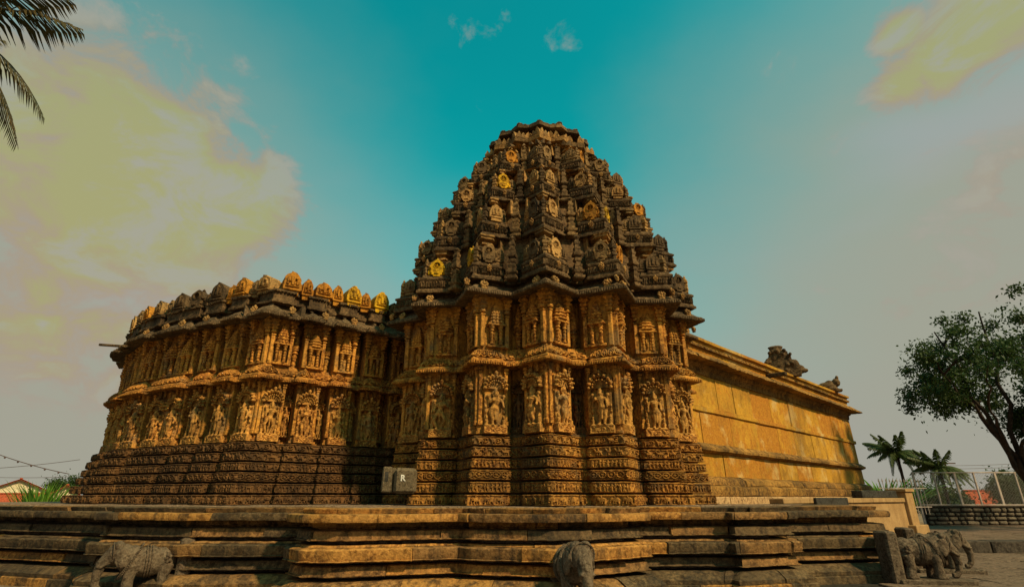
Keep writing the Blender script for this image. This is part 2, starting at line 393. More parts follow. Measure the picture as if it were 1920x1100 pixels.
def rel_scroll(u,v):
    p=.19; i=np.floor(u/p); x=(u/p-i)-.5; y=(v-.5)+0*u; r=np.sqrt(x*x+y*y); a=np.arctan2(y,x)
    return mxm(sm(1-np.abs(r-.40)/.10,0,.5),sm(1-np.abs(r-.05-.05*((a/6.283+.5)))/.12,0,.6),sm(np.sin(a*5+i)*.5+.5,.55,.8)*sm(.36-r,0,.08)*.8,sm(np.abs(x)-.36,0,.06)*sm(np.sin(y*26),.1,.7)*.8)
def rel_figures(u,v):
    p=.085; i=np.floor(u/p); x=(u/p-i)-.5+.3*(hsh(i)-.5); y=v+0*u; k=hsh(i,3); h=.85+.1*k
    return mxm(ell(x,y,0,h-.08,.22,.11),cap(x,y,.1*(k-.5),.35,0,.65,.24),cap(x,y,-.1,.35,-.2+.2*k,.04,.14),cap(x,y,.1,.35,.25-.2*k,.04,.14),cap(x,y,.15,.62,.42,.35+.5*k,.11),cap(x,y,-.15,.62,-.42,.85-.5*k,.11))*(.6+.4*hsh(i,5))
def rel_makara(u,v):
    p=.30; i=np.floor(u/p); x=(u/p-i)*1.5; y=v+0*u
    r=np.sqrt((x-1.05)**2+(y-.5)**2)
    return mxm(ell(x,y,.55,.45,.35,.26),cap(x,y,.35,.55,.12,.85,.12),cap(x,y,.4,.3,.35,.05,.09),cap(x,y,.7,.3,.74,.05,.09),sm(1-np.abs(r-.30)/.1,0,.5),sm(1-r/.14,0,.5))
def rel_dentil(u,v):
    p=.085; i=np.floor(u/p); x=np.abs((u/p-i)-.5); y=v+0*u
    return sm(.40-x,0,.07)*sm(y,.02,.12)*sm(1-y,.02,.12)*(1-.75*sm(.17-x,0,.05)*sm(y,.2,.3)*sm(1-y,.2,.3))*(.35+.65*(hsh(i)>.14))
def rel_drop(u,v):
    p=.055; i=np.floor(u/p); x=np.abs((u/p-i)-.5); y=v+0*u
    return sm(.42-x-.3*(1-y),0,.1)
def rel_notch(u,v):
    p=.62; i=np.floor(u/p); x=np.abs((u/p-i)-.5); return sm(.09+.03*v-x,0,.03)*(hsh(i)>.25)
def rel_rough(u,v):
    return .5+.3*np.sin(u*31+v*5)+.3*np.sin(u*53+v*17)*np.sin(v*9+u*3)

# ------------------------------------------------------------------ carved units
def lumps(prims,voxel,name,mat,smooth=60,er=0):
    mb=MB()
    for p in prims:
        if p[0]=='b': mb.ball(p[1],p[2],2,p[3] if len(p)>3 else None)
        elif p[0]=='t': mb.tube(p[1],p[2],10)
        elif p[0]=='x': mb.box(*p[1])
    me=mk('tmp',mb.v,mb.f,mat,0); o=bpy.data.objects.new('tmp',me); col.objects.link(o)
    md=o.modifiers.new('r','REMESH'); md.mode='VOXEL'; md.voxel_size=voxel
    dg=bpy.context.evaluated_depsgraph_get(); dg.update()
    m2=bpy.data.meshes.new_from_object(o.evaluated_get(dg)); bpy.data.objects.remove(o); bpy.data.meshes.remove(me)
    if er:
        c=np.zeros(len(m2.vertices)*3); m2.vertices.foreach_get('co',c); c=erode(c.reshape(-1,3),er,14); m2.vertices.foreach_set('co',c.ravel())
    m2.name=name; m2.materials.clear(); m2.materials.append(mat)
    m2.polygons.foreach_set('use_smooth',[True]*len(m2.polygons)); m2.update(); return m2
def deity(var):
    r=random.Random(var*7+3); s=(0,.025,-.025,.02,-.03)[var%5]; W_=.5
    P=[]
    hip=(s,-.06,.37); ch=(-s*.6,-.07,.55); hd=(-s*.2,-.085,.655)
    dance=var in(2,)
    for sg in(-1,1):
        if dance: kn=(hip[0]+sg*.12,-.09,.22); an=(hip[0]+sg*.05,-.06,.04)
        else: kn=(hip[0]+sg*.05+s*.3,-.075,.2); an=(sg*.05,-.06,.03)
        P+=[('t',[(hip[0]+sg*.045,-.06,.37),kn,an],[.052,.042,.03]),('b',(an[0]+sg*.015,-.09,.02),(.03,.055,.02))]
        el=(ch[0]+sg*.14,-.075,.49+.02*r.random()); up=(ch[0]+sg*.155,-.07,.60)
        P+=[('t',[(ch[0]+sg*.085,-.065,.585),el],[.03,.026])]
        f=(el[0]+sg*(-.01+.03*r.random()),-.10,.49-.11+.05*r.random()) if (var+sg)%3 else (el[0]-sg*.05,-.125,.55)
        P+=[('t',[el,f],[.025,.02]),('b',f,(.028,.028,.04))]
        P+=[('t',[(ch[0]+sg*.08,-.05,.58),(ch[0]+sg*.15,-.045,.53),up],[.026,.022,.02]),('b',(up[0]+sg*.01,-.06,.645),(.04,.03,.045)),('t',[(up[0],-.05,.57),(up[0]+sg*.01,-.04,.40)],[.015,.012])]
        ax=sg*.185                                           # attendants at the foot
        P+=[('t',[(ax,-.05,.03),(ax,-.055,.13)],[.035,.03]),('b',(ax,-.06,.165),(.028,.03,.032)),('t',[(ax,-.055,.19),(ax,-.05,.235)],[.022,.008]),('t',[(ax-.04,-.06,.12),(ax+.04,-.06,.08)],[.016,.014])]
        P+=[('b',(ax*1.08,-.03,.31),(.03,.03,.05)),('b',(ax*1.1,-.03,.40),(.026,.03,.045))]
        P+=[('b',(hip[0]+sg*.09,-.065,.30),(.025,.025,.07)),('b',(hd[0]+sg*.055,-.075,.64),(.016,.02,.03))]
    P+=[('t',[hip,(s*.2,-.065,.45),ch],[.082,.062,.085]),('b',(ch[0],-.075,.575),(.105,.06,.05)),('b',(hip[0],-.075,.36),(.10,.06,.05)),
        ('t',[(hip[0],-.11,.36),(s*.5,-.10,.12)],[.022,.014]),('b',hd,(.05,.055,.06)),('t',[(hd[0],-.075,.70),(hd[0],-.07,.75),(hd[0],-.06,.82)],[.05,.042,.015]),
        ('b',(hd[0],-.05,.70),(.085,.02,.085)),('b',(ch[0],-.11,.52),(.05,.03,.018)),('t',[(hd[0],-.085,.60),(ch[0],-.08,.58)],[.03,.035])]
    P+=[('x',(-W_*.44,W_*.44,-.02,.03,0,.70)),('x',(-.235,.235,-.11,.02,-.02,.02))]
    return lumps(P,.0115,'carved_figure',M['figure'],er=.004)
FIG=[deity(i) for i in range(5)]
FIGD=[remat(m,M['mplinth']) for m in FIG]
def make_canopy(lobes=9,name='canopy'):
    mb=MB()
    for i in range(lobes):
        a=math.pi*(i+.5)/lobes; x=.235*math.cos(a); z=.20*math.sin(a)+.02
        mb.ball((x,-.075,z),(.058,.06,.056),1)
        mb.ball((x*1.06,-.125,z*1.04),(.028,.03,.028),1)
        mb.ball((x*1.15,-.07,z*1.16),(.026,.035,.026),1)
    for i in range(lobes+2):
        a=math.pi*i/(lobes+1); mb.ball((.165*math.cos(a),-.10,.135*math.sin(a)),(.024,.03,.024),1)
    mb.ball((0,-.10,.285),(.05,.05,.06),1); mb.ball((.245,-.07,-.02),(.05,.055,.045),1); mb.ball((-.245,-.07,-.02),(.05,.055,.045),1)
    mb.box(-.25,.25,-.03,.03,-.02,.2)
    return mb.mesh(name,M['figure'],60,.008,9)
CAN=[make_canopy(9),make_canopy(7)]
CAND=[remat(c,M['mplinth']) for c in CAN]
def panel(w,h,dep,rel,amp,mat,name,nx=40,nz=10,m=.015):
    us=np.linspace(-w/2,w/2,nx+1); zs=np.linspace(0,h,nz+1); V=[];F=[]
    U,Z=np.meshgrid(us,zs,indexing='ij'); inn=(np.abs(U)<w/2-m)&(Z>m)&(Z<h-m)
    H=rel(U+5.,np.clip((Z-m)/(h-2*m),0,1))*inn*amp-inn*amp*.7
    for i in range(nx+1):
        for j in range(nz+1): V.append((U[i,j],-dep-H[i,j],Z[i,j]))
    for i in range(nx):
        for j in range(nz):
            a=i*(nz+1)+j; F.append((a,a+nz+1,a+nz+2,a+1))
    mb=MB(); mb.add(V,F); mb.box(-w/2,w/2,-dep+amp*.9,.05,0,h)
    sk=[i*(nz+1) for i in range(nx+1)]; st=[i*(nz+1)+nz for i in range(nx+1)]
    o=len(mb.v)
    rim=sk+[nx*(nz+1)+j for j in range(1,nz+1)]+st[-2::-1]+[j for j in range(nz-1,0,-1)]
    vb=[(mb.v[q][0],.0,mb.v[q][2]) for q in rim]; mb.v.extend(vb)
    for k_ in range(len(rim)): mb.f.append((rim[k_],o+k_,o+(k_+1)%len(rim),rim[(k_+1)%len(rim)]))
    return mb.mesh(name,mat,45,.006,7)
PED=[panel(.50,.15,.13,rel_scroll,.022,M['figure'],'pedestal'),panel(.50,.15,.13,rel_makara,.022,M['figure'],'pedestal')]
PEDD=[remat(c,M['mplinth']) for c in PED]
def colprof(h,r):     # turned pilaster: base, rings, neck, cushion, abacus
    p=[(1.25,0),(1.25,.06),(1.0,.07),(1.0,.16),(1.18,.18),(1.18,.22),(.92,.24),(.92,.36),(1.15,.385),(1.15,.42),(.85,.45),(.95,.50),(1.3,.55),(1.3,.59),(.9,.62),(.9,.66),(1.45,.70),(1.45,.75),(1.05,.78),(1.05,.81),(1.6,.86),(1.6,.92),(1.9,.95),(1.9,1.0)]
    return [(a*r,b*h) for a,b in p]
def make_turret(kind,mat,name='turret_relief'):
    """miniature tower carried on a pair of short pilasters; local: x along the wall, -y outwards"""
    mb=MB()
    mb.box(-.21,.21,-.09,.02,-.02,.05,.012)
    for x in(-.105,.105): mb.lathe(colprof(.46,.036),8,mat=Matrix.Translation((x,-.075,.05)))
    mb.box(-.045,.045,-.05,.02,.05,.36,.01); mb.ball((0,-.06,.2),(.035,.025,.09),1)
    mb.box(-.215,.215,-.15,.02,.51,.545,.008); mb.box(-.19,.19,-.13,.02,.545,.575,.008)
    z=.575; w=.165
    n=6 if kind==0 else 5
    for i in range(n):
        t=i/n; ww=w*(1-.16*t-.62*t*t); hh=.085*(1-.25*t)
        mb.lathe([(ww*1.25,z),(ww*1.38,z+hh*.18),(ww*1.38,z+hh*.42),(ww*1.05,z+hh*.6),(ww*1.05,z+hh)],4 if kind==0 else 8,mat=Matrix.Translation((0,-.02,0)),sy=.75)
        for q in range(-1,2): mb.box(q*ww*.55-.022,q*ww*.55+.022,-.02-ww*.80,0,z+hh*.1,z+hh*.75)
        z+=hh
    mb.ball((0,-.03,z+.015),(.05,.045,.03),1); mb.ball((0,-.03,z+.05),(.022,.022,.03),1)
    return mb.mesh(name,mat,40,.008,8)
TUR=[make_turret(0,M['wall']),make_turret(1,M['wall'])]
def make_column(h,mat,name='pilaster'):
    mb=MB()
    mb.box(-.05,.05,-.10,.02,0,h*.56,.012)
    mb.box(-.06,.06,-.115,.02,h*.56,h*.585,.006)
    mb.ball((0,-.075,h*.64),(.085,.085,.06),1)
    K_=1.3; prof=[(.05,h*.66),(.05,h*.68),(.085,h*.70),(.085,h*.715),(.055,h*.73),(.06,h*.745),(.10,h*.765),(.10,h*.785),(.07,h*.80),(.075,h*.82),(.12,h*.845),(.12,h*.875),(.09,h*.89),(.09,h*.91),(.135,h*.93),(.145,h*1.0)]
    mb.lathe([(a*K_,b) for a,b in prof],4,mat=Matrix.Translation((0,-.05,0)),rot=math.pi/4)
    return mb.mesh(name,mat,35,.006,8)
COLM=make_column(1.28,M['wall'])
def make_slim(h,mat,name='slim_turret'):
    mb=MB(); mb.lathe(colprof(h*.5,.05),8,mat=Matrix.Translation((0,-.05,0)))
    z=h*.5
    for i in range(6):
        w=.105*(1-.13*i); mb.lathe([(w,z),(w*1.1,z+.02),(w*1.1,z+.035),(w*.8,z+.05),(w*.8,z+.075)],8,mat=Matrix.Translation((0,-.04,0))); z+=.075
    mb.ball((0,-.04,z+.02),(.03,.03,.05),1)
    return mb.mesh(name,mat,40,.006,8)
SLIM=make_slim(1.0,M['wall'])
mb=MB(); mb.box(-.035,.035,-.05,.02,0,1.24,.01); mb.box(-.05,.05,-.065,.02,0,.10,.01); mb.box(-.048,.048,-.06,.02,1.12,1.16,.008); mb.box(-.055,.055,-.07,.02,1.18,1.24,.008)
SHAFT=mb.mesh('pilaster_shaft',M['wall'],30,.006,8)
mb=MB(); mb.box(-.04,.04,-.06,.02,0,.24,.01); mb.box(-.055,.055,-.075,.02,.16,.20,.008); STUB=mb.mesh('pilaster_head',M['wall'],30,.006,8)
def make_medallion(mat,var=0,name='medallion'):
    """arched gable plate with a round niche and a seated figure"""
    r=random.Random(var); mb=MB()
    # outline of the plate
    cz=.29; pts=[(-.075,-.04),(-.075,.0),(-.115,.01),(-.115,.07),(-.135,.08),(-.135,.20),(-.155,.215),(-.155,.25)]
    N=14
    for i in range(N+1):
        a=math.pi*(1-i/N); pts.append((.148*math.cos(a)*(1-.12*math.sin(a)**4),.265+.165*math.sin(a)+.035*max(0,math.sin(a))**14))
    pts+=[(.155,.25),(.155,.215),(.135,.20),(.135,.08),(.115,.07),(.115,.01),(.075,.0),(.075,-.04)]
    n=len(pts); v=[(x,-.09,z) for x,z in pts]+[(x,.14,z) for x,z in pts]; f=[tuple(range(n))[::-1],tuple(range(n,2*n))]
    f+=[(i,(i+1)%n,n+(i+1)%n,n+i) for i in range(n)]
    # front ring with a sunk niche
    K=20; ring=[]
    for rr,y in((.086,-.09),(.083,-.102),(.070,-.102),(.064,-.02)):
        ring.append([(rr*math.cos(2*math.pi*i/K),y,cz+rr*math.sin(2*math.pi*i/K)*1.1) for i in range(K)])
    rv=[p for q in ring for p in q]; rf=[]
    for j in range(3):
        for i in range(K): rf.append((j*K+i,j*K+(i+1)%K,(j+1)*K+(i+1)%K,(j+1)*K+i))
    # the plate front is left open inside the ring, the niche floor lies at the back
    front=[]
    mb.add(rv,rf)
    mb.add([(0.065*math.cos(2*math.pi*i/K),-.02,cz+.065*math.sin(2*math.pi*i/K)*1.1) for i in range(K)],[tuple(range(K))])
    # plate as outline strip to the outer ring
    ov=[]; 
    outer=[(x,z) for x,z in pts]; 
    mb.add(v,f[1:])
    cv=[(0.087*math.cos(2*math.pi*i/K),-.09,cz+.087*math.sin(2*math.pi*i/K)*1.1) for i in range(K)]
    # fan outline to circle by angle
    pv=[(x,-.09,z) for x,z in pts]; o=len(pv); fv=pv+cv; ff=[]
    ang=lambda p: math.atan2(p[2]-cz,p[0])
    near=[min(range(K),key=lambda i:(cv[i][0]-p[0])**2+(cv[i][2]-p[2])**2) for p in pv]
    for i in range(n):
        j=(i+1)%n; a,b=near[i],near[j]
        ff.append((i,j,o+b))
        k_=a; g=0
        d=(b-a)%K
        if d>K/2:
            while k_!=b and g<K: ff.append((i,o+k_,o+(k_-1)%K)); k_=(k_-1)%K; g+=1
        else:
            while k_!=b and g<K: ff.append((i,o+k_,o+(k_+1)%K)); k_=(k_+1)%K; g+=1
    mb.add(fv,ff)
    mb.ball((0,-.065,.335),(.020,.025,.022),1); mb.ball((0,-.06,.29),(.024,.025,.034),1); mb.ball((0,-.06,.25),(.045,.028,.02),1)
    for sg in(-1,1): mb.ball((sg*.036,-.06,.30),(.013,.018,.024),1); mb.box(sg*.15-.02,sg*.15+.02,-.10,-.02,.20,.26,.008)
    mb.box(-.05,.05,-.112,-.08,.03,.07,.01)
    mb.lathe([(.045,.44),(.055,.46),(.025,.48),(.035,.495),(.0,.55)],6,sy=.8)
    for sg in(-1,1): mb.box(sg*.165-.035,sg*.165+.035,-.05,.1,.02,.16,.015); mb.box(sg*.16-.03,sg*.16+.03,-.06,.1,.16,.20,.01)
    return mb.mesh(name,mat,45,.008,8)
MED={k_:make_medallion(M[k_],i) for i,k_ in enumerate(('medal','yellow','orange','tower','neck'))}
def make_gable(mat,var=0,name='gable_stone'):
    r=random.Random(var+40); mb=MB(); pts=[(-.12,-.04),(-.12,.06),(-.15,.07),(-.15,.2),(-.135,.26),(-.125,.33),(-.09,.39),(-.05,.43),(-.03,.47),(.035,.46),(.055,.42),(.10,.38),(.13,.32),(.14,.25),(.15,.2),(.15,.07),(.12,.06),(.12,-.04)]
    pts=[(x+r.uniform(-.012,.012),z+r.uniform(-.012,.012)) for x,z in pts]; n=len(pts)
    v=[(x,-.09,z) for x,z in pts]+[(x*.97,.14,z*.98) for x,z in pts]; mb.add(v,[tuple(range(n))[::-1],tuple(range(n,2*n))]+[(i,(i+1)%n,n+(i+1)%n,n+i) for i in range(n)])
    mb.box(-.14,.14,-.115,.05,.04,.075,.01); mb.box(-.11,.11,-.11,.05,.12,.15,.01); mb.box(-.035,.035,-.118,.05,.16,.36,.015)
    for sg in(-1,1): mb.box(sg*.08-.02,sg*.08+.02,-.108,.05,.17,.30,.01)
    for i in range(5): mb.ball((r.uniform(-.09,.09),-.09,r.uniform(.2,.38)),(.026,.03,.03),1)
    return mb.mesh(name,mat,40,.014,8)
GAB={k_:make_gable(M[k_],i) for i,k_ in enumerate(('medal','yellow','orange','tower','neck'))}
def make_rosette(mat,name='rosette'):
    mb=MB()
    for i in range(8):
        a=2*math.pi*i/8; mb.ball((.07*math.cos(a),-.03,.07*math.sin(a)+.1),(.036,.04,.036),1)
    mb.ball((0,-.05,.1),(.04,.04,.04),1); mb.box(-.07,.07,-.03,.05,-.03,.2,.02); mb.ball((0,-.03,.2),(.03,.03,.045),1)
    return mb.mesh(name,mat,60,.006,9)
ROS=make_rosette(M['neck'])
def make_crest(mat,w=.14,h=.2,name='crest_stone'):
    mb=MB()
    v=[(-w/2,-.06,0),(w/2,-.06,0),(w/2,.07,0),(-w/2,.07,0),(-w/2,-.085,h*.45),(w/2,-.085,h*.45),(w/2,.05,h*.45),(-w/2,.05,h*.45),(-w*.2,-.10,h*.85),(w*.25,-.10,h*.8),(w*.22,-.03,h*.8),(-w*.2,-.03,h*.88),(0,-.10,h)]
    f=[(0,1,5,4),(1,2,6,5),(2,3,7,6),(3,0,4,7),(4,5,9,8),(5,6,10,9),(6,7,11,10),(7,4,8,11),(8,9,12),(9,10,12),(10,11,12),(11,8,12),(3,2,1,0)]
    mb.add(v,f); return mb.mesh(name,mat,30,.01,9)

# ------------------------------------------------------------------ ground, pavement and terrace
P0=1.37           # top of the platform
def sheet(name,x0,x1,y0,y1,z,mat,n=1):
    me=mk(name,[(x0,y0,z),(x1,y0,z),(x1,y1,z),(x0,y1,z)],[(0,1,2,3)],mat,0); return struct(obj(name,me))
sheet('ground',-1500,1500,-300,2500,0,M['ground'])
pav=struct(obj('pavement',mk('pavement',[(5,4,.012),(26,4,.012),(26,17.2,.012),(5,17.2,.012)],[(0,1,2,3)],M['mortar'],0)))
slabs=[]
for i in range(4):
    mb=MB(); mb.box(-.5,.5,-.5,.5,-.05,.0,.012); slabs.append(mb.mesh('paving_slab',M['pave'],30,.006,6))
def lay(parent,x0,x1,y0,y1,z,dx,dy,cond=lambda x,y:True):
    y=y0
    while y<y1-.05:
        d=dy*random.uniform(.8,1.2); x=x0-random.uniform(0,dx)
        while x<x1:
            w=dx*random.uniform(.7,1.35)
            if cond(x+w/2,y+d/2): obj('paving_slab',random.choice(slabs),parent,(x+w/2,y+d/2,z+random.uniform(-.006,.008)),0,(random.uniform(-.006,.006),random.uniform(-.004,.004),random.uniform(-.004,.004)),(w-.02,d-.02,1))
            x+=w
        y+=d
lay(pav,7.4,19,8.2,16.6,.04,1.5,.75,lambda x,y:x<y*1.02+2.5 and x>6.6)
TZ=.33
terr=struct(obj('terrace',MB().box(9.5,60,17.0,60,-.2,TZ-.03).mesh('terrace',M['ground'],0)))
lay(terr,12.6,30,17.55,26,TZ,1.7,.8,lambda x,y:x<y*1.02+3)
kx=9.6
kme=[]
for i in range(3):
    mb=MB(); mb.box(-.5,.5,0,.55,-.34,0,.025); kme.append(mb.mesh('kerb_stone',M['kerb'],30,.012,5))
while kx<24:
    w=random.uniform(1.5,2.6); obj('kerb_stone',random.choice(kme),terr,(kx+w/2,16.75,TZ+.02),0,None,(w-.03,1,1)); kx+=w

# ------------------------------------------------------------------ raised platform under the temple
PP=[(-22,16.0),(-16,13.75),(-10.1,11.55),(-7.75,10.85),(-7.3,10.2),(-5.55,9.85),(-3.62,9.95),(-3.56,9.42),(-3.2,9.04),(-2.75,9.0),(-.85,9.48),(-.62,9.30),(.6,9.06),(1.25,9.26),(2.28,9.84),(2.31,10.28),(3.93,10.40),(3.97,10.24),(5.15,10.58),(5.24,11.25),(7.60,11.66),(7.7,12.2),(7.75,14.5),(9.0,17.5),(12,21)]
plat=struct(thing('temple_platform','weathered moulded stone platform with black and orange streaks under the whole temple','platform',(0,10,0)))
plat['kind']='structure'
S=arclen(PP); s0,s1=S[1],S[-2]
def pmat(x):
    w=(.55,.85) if -3.3<x<2.3 else (.25,.6) if -5.6<x<-3.3 else (.08,.36)  # darker stone off-centre puts the shade of the less lit faces into colour
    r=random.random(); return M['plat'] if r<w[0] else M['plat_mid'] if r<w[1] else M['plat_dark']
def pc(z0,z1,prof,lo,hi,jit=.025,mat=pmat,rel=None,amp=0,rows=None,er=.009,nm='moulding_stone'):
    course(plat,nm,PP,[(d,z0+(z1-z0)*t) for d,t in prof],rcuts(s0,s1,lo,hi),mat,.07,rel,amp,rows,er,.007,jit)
# from the ground up: base, sloped bed, bands and slabs with deep recesses between
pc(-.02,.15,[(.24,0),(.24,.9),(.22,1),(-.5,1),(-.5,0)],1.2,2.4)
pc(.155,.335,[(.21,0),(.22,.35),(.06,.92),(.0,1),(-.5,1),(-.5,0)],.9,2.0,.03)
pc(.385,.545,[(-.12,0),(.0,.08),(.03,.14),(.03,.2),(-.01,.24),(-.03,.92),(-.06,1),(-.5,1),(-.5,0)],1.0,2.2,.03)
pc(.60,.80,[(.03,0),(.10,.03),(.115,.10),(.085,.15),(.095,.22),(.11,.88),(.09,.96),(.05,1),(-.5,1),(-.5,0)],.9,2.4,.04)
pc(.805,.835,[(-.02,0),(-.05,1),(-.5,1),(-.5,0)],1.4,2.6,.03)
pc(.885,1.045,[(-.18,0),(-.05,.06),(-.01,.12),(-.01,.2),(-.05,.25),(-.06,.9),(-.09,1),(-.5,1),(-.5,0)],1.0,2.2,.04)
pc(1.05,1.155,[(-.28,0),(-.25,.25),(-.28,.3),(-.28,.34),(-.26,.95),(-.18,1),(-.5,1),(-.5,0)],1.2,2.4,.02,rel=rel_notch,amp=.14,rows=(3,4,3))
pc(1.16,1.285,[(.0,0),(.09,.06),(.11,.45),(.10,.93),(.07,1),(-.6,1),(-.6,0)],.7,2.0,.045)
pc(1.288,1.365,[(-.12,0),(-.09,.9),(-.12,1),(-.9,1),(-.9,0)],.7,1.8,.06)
inner=offset(PP,-.36)
mb=MB(); n=len(inner); ivs=[(p[0],p[1],z) for z in(0,P0-.02) for p in inner]+[(14,34,P0-.02),(-15,31,P0-.02)]
mb.add(ivs,[(i,i+1,n+i+1,n+i) for i in range(n-1)]); mb.add([ivs[n+i] for i in range(n)]+ivs[-2:],[tuple(range(n+2))])
mb.v=[(x,y-10,z) for x,y,z in mb.v]; obj('platform_core',mb.mesh('platform_core',M['plat_top'],0),plat)
tops=[]
for i in range(3):
    mb=MB(); mb.box(-.5,.5,-.5,.5,-.05,0,.015); tops.append(mb.mesh('paving_slab',M['plat_top'],30,.01,5))
def inside(x,y):
    c=False; Q=[tuple(q) for q in inner]+[(14,34),(-15,31)]
    for a,b in zip(Q,Q[1:]+Q[:1]):
        if (a[1]>y)!=(b[1]>y) and x<(b[0]-a[0])*(y-a[1])/(b[1]-a[1])+a[0]: c=not c
    return c
y=9.2
while y<14.5:
    d=random.uniform(.6,.9); x=-14+random.random()
    while x<8:
        w=random.uniform(.8,1.5)
        if all(inside(x+a*w,y+b*d) for a in(0.02,.98) for b in(.02,.98)): obj('paving_slab',random.choice(tops),plat,(x+w/2,y+d/2-10,P0+random.uniform(-.004,.012)),0,(random.uniform(-.006,.006),random.uniform(-.005,.005),0),(w-.015,d-.015,1))
        x+=w
    y+=d

# ------------------------------------------------------------------ the star-shaped shrine with its tower
CX,CY,PHI=.90,14.8,-2.2
shr=thing('star_shrine','star-shaped carved stone shrine carrying the tall stepped tower, at the centre','shrine',(CX,CY,0))
SEC=list(range(-6,6))
def rot2(p,a): c,s=math.cos(a),math.sin(a); return (p[0]*c-p[1]*s,p[0]*s+p[1]*c)
def star(R,L=None,rc=None,secs=SEC,inn=None):
    """plan of the star in world coordinates from the leftmost to the rightmost sector; L: length of the two faces of a pier, rc: radius of the recess corner"""
    out=[];marks=[]
    h=R_(11.25)
    for s in secs:
        a=R_(s*22.5+PHI); q=[]
        if L is None:
            rm=R*inn if inn else R*math.cos(R_(45))/math.cos(R_(45)-h); q=[(-rm*math.sin(h),-rm*math.cos(h)),(0,-R)]
            last=(rm*math.sin(h),-rm*math.cos(h))
        else:
            e=(L/math.sqrt(2),-R+L/math.sqrt(2)); al=math.atan2(e[0],-e[1]); c=(rc*math.sin(al),-rc*math.cos(al)); rm=rc*math.cos(h-al)
            m=(rm*math.sin(h),-rm*math.cos(h))
            q=[(-m[0],m[1]),(-c[0],c[1]),(-e[0],e[1]),(0,-R),e,c]; last=m
        for i,p in enumerate(q):
            x,y=rot2(p,a); out.append((CX+x,CY+y))
            if i==0: marks.append(len(out)-1)
    x,y=rot2(last,R_(secs[-1]*22.5+PHI)); out.append((CX+x,CY+y)); marks.append(len(out)-1)
    return out,marks
def cutsat(path,marks,extra=False,fr=(.3,.7)):
    S=arclen(path); c=[S[m] for m in marks]; o=[c[0]]
    for a,b in zip(c[:-1],c[1:]):
        if extra:
            o.append(a+(b-a)*random.uniform(*fr))
        o.append(b)
    return o
ZB,ZC,ZE=2.77,4.21,5.78     # top of plinth, drip cornice rim, eave rim
def zone(c,r,z0,z1,name='inner_masonry'):
    mb=MB(); mb.lathe([(r[0],z0),(r[1],z1)],32); obj(name,mb.mesh(name,M['core'],0),shr)
# plinth of six friezes
RELS=[rel_elephant,rel_horse,rel_scroll,rel_figures,rel_makara,rel_elephant]
RELS=[rel_elephant,rel_figures,rel_scroll,rel_figures,rel_horse,rel_makara]
zs=[1.38,1.62,1.86,2.09,2.31,2.54,2.765]
for i in range(6):
    Rr=4.17-.026*i+(.08 if i==0 else 0)
    path,mk_=star(Rr,.80,3.44+(.06 if i==0 else 0)-.01*i)
    z0,z1=zs[i],zs[i+1]-.038; h=z1-z0
    prof=[(-.03,z0),(0,z0+.012),(0,z0+h*.12),(-.022,z0+h*.15),(-.022,z0+h*.87),(0,z0+h*.9),(0,z1-.01),(-.03,z1),(-.4,z1),(-.4,z0)]
    course(shr,'frieze_block',path,prof,cutsat(path,mk_,True),M['plinth'],.0145,RELS[i],.042,(3,4,15),.007,.004,.008)
zone(0,(3.36,3.36),P0,ZB)
# figure zone: the piers
wp,wm=star(3.90,.67,3.06)
prof=[(0,ZB-.01),(.03,ZB),(.03,ZB+.05),(0,ZB+.06),(0,ZC+.2),(-.5,ZC+.2),(-.5,ZB-.01)]
WPL=course(shr,'wall_pier',wp,prof,cutsat(wp,wm),M['wall'],.12,None,0,None,.008,.003)
prof=[(0,ZC+.2),(0,ZE+.3),(-.5,ZE+.3),(-.5,ZC+.2)]
UPL=course(shr,'upper_wall_pier',wp,prof,cutsat(wp,wm),M['wall'],.12,None,0,None,.008,.003)
# drip cornice
dp,dm=star(4.24,.78,3.60)
prof=[(-.10,ZC+.02),(-.015,ZC),(0,ZC+.005),(0,ZC+.055),(-.02,ZC+.065),(-.02,ZC+.10),(-.08,ZC+.15),(-.10,ZC+.15),(-.10,ZC+.20),(-.15,ZC+.28),(-.22,ZC+.36),(-.27,ZC+.44),(-.5,ZC+.46),(-.5,ZC+.02)]
course(shr,'drip_cornice_block',dp,prof,cutsat(dp,dm),M['wall'],.0125,[(1,3,3,rel_drop,.028),(7,10,4,rel_scroll,.05)],0,None,.008,.003)
# broad eave
ep,em=star(4.50)
prof=[(-.10,ZE+.01),(-.01,ZE-.015),(0,ZE),(0,ZE+.055),(-.035,ZE+.065),(-.035,ZE+.10),(-.10,ZE+.12),(-.26,ZE+.27),(-.34,ZE+.33),(-.36,ZE+.40),(-.8,ZE+.42),(-.8,ZE+.06),(-.45,ZE+.08)]
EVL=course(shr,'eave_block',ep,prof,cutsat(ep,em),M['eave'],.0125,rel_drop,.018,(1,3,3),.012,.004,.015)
def place(parent,me,name,sec,side,along,R,L,z,out=0,sc=1,rzj=0,tilt=0):
    """put a unit on a face of pier sec; side -1 left face, +1 right face, along: distance from the pier's edge; on the recess when side==0"""
    a=R_(sec*22.5+PHI)
    if side==0:
        h=R_(11.25); p=((R-0)*math.sin(h),-(R-0)*math.cos(h)); n=(math.sin(h),-math.cos(h)); r=h
    else:
        t=(side/math.sqrt(2),1/math.sqrt(2)); p=(t[0]*along,-R+t[1]*along); n=(side/math.sqrt(2),-1/math.sqrt(2)); r=side*R_(45)
    p=(p[0]+n[0]*out,p[1]+n[1]*out); q=rot2(p,a)
    return obj(name,me,parent,(q[0],q[1],z),0,(tilt,0,a+r+rzj),sc)
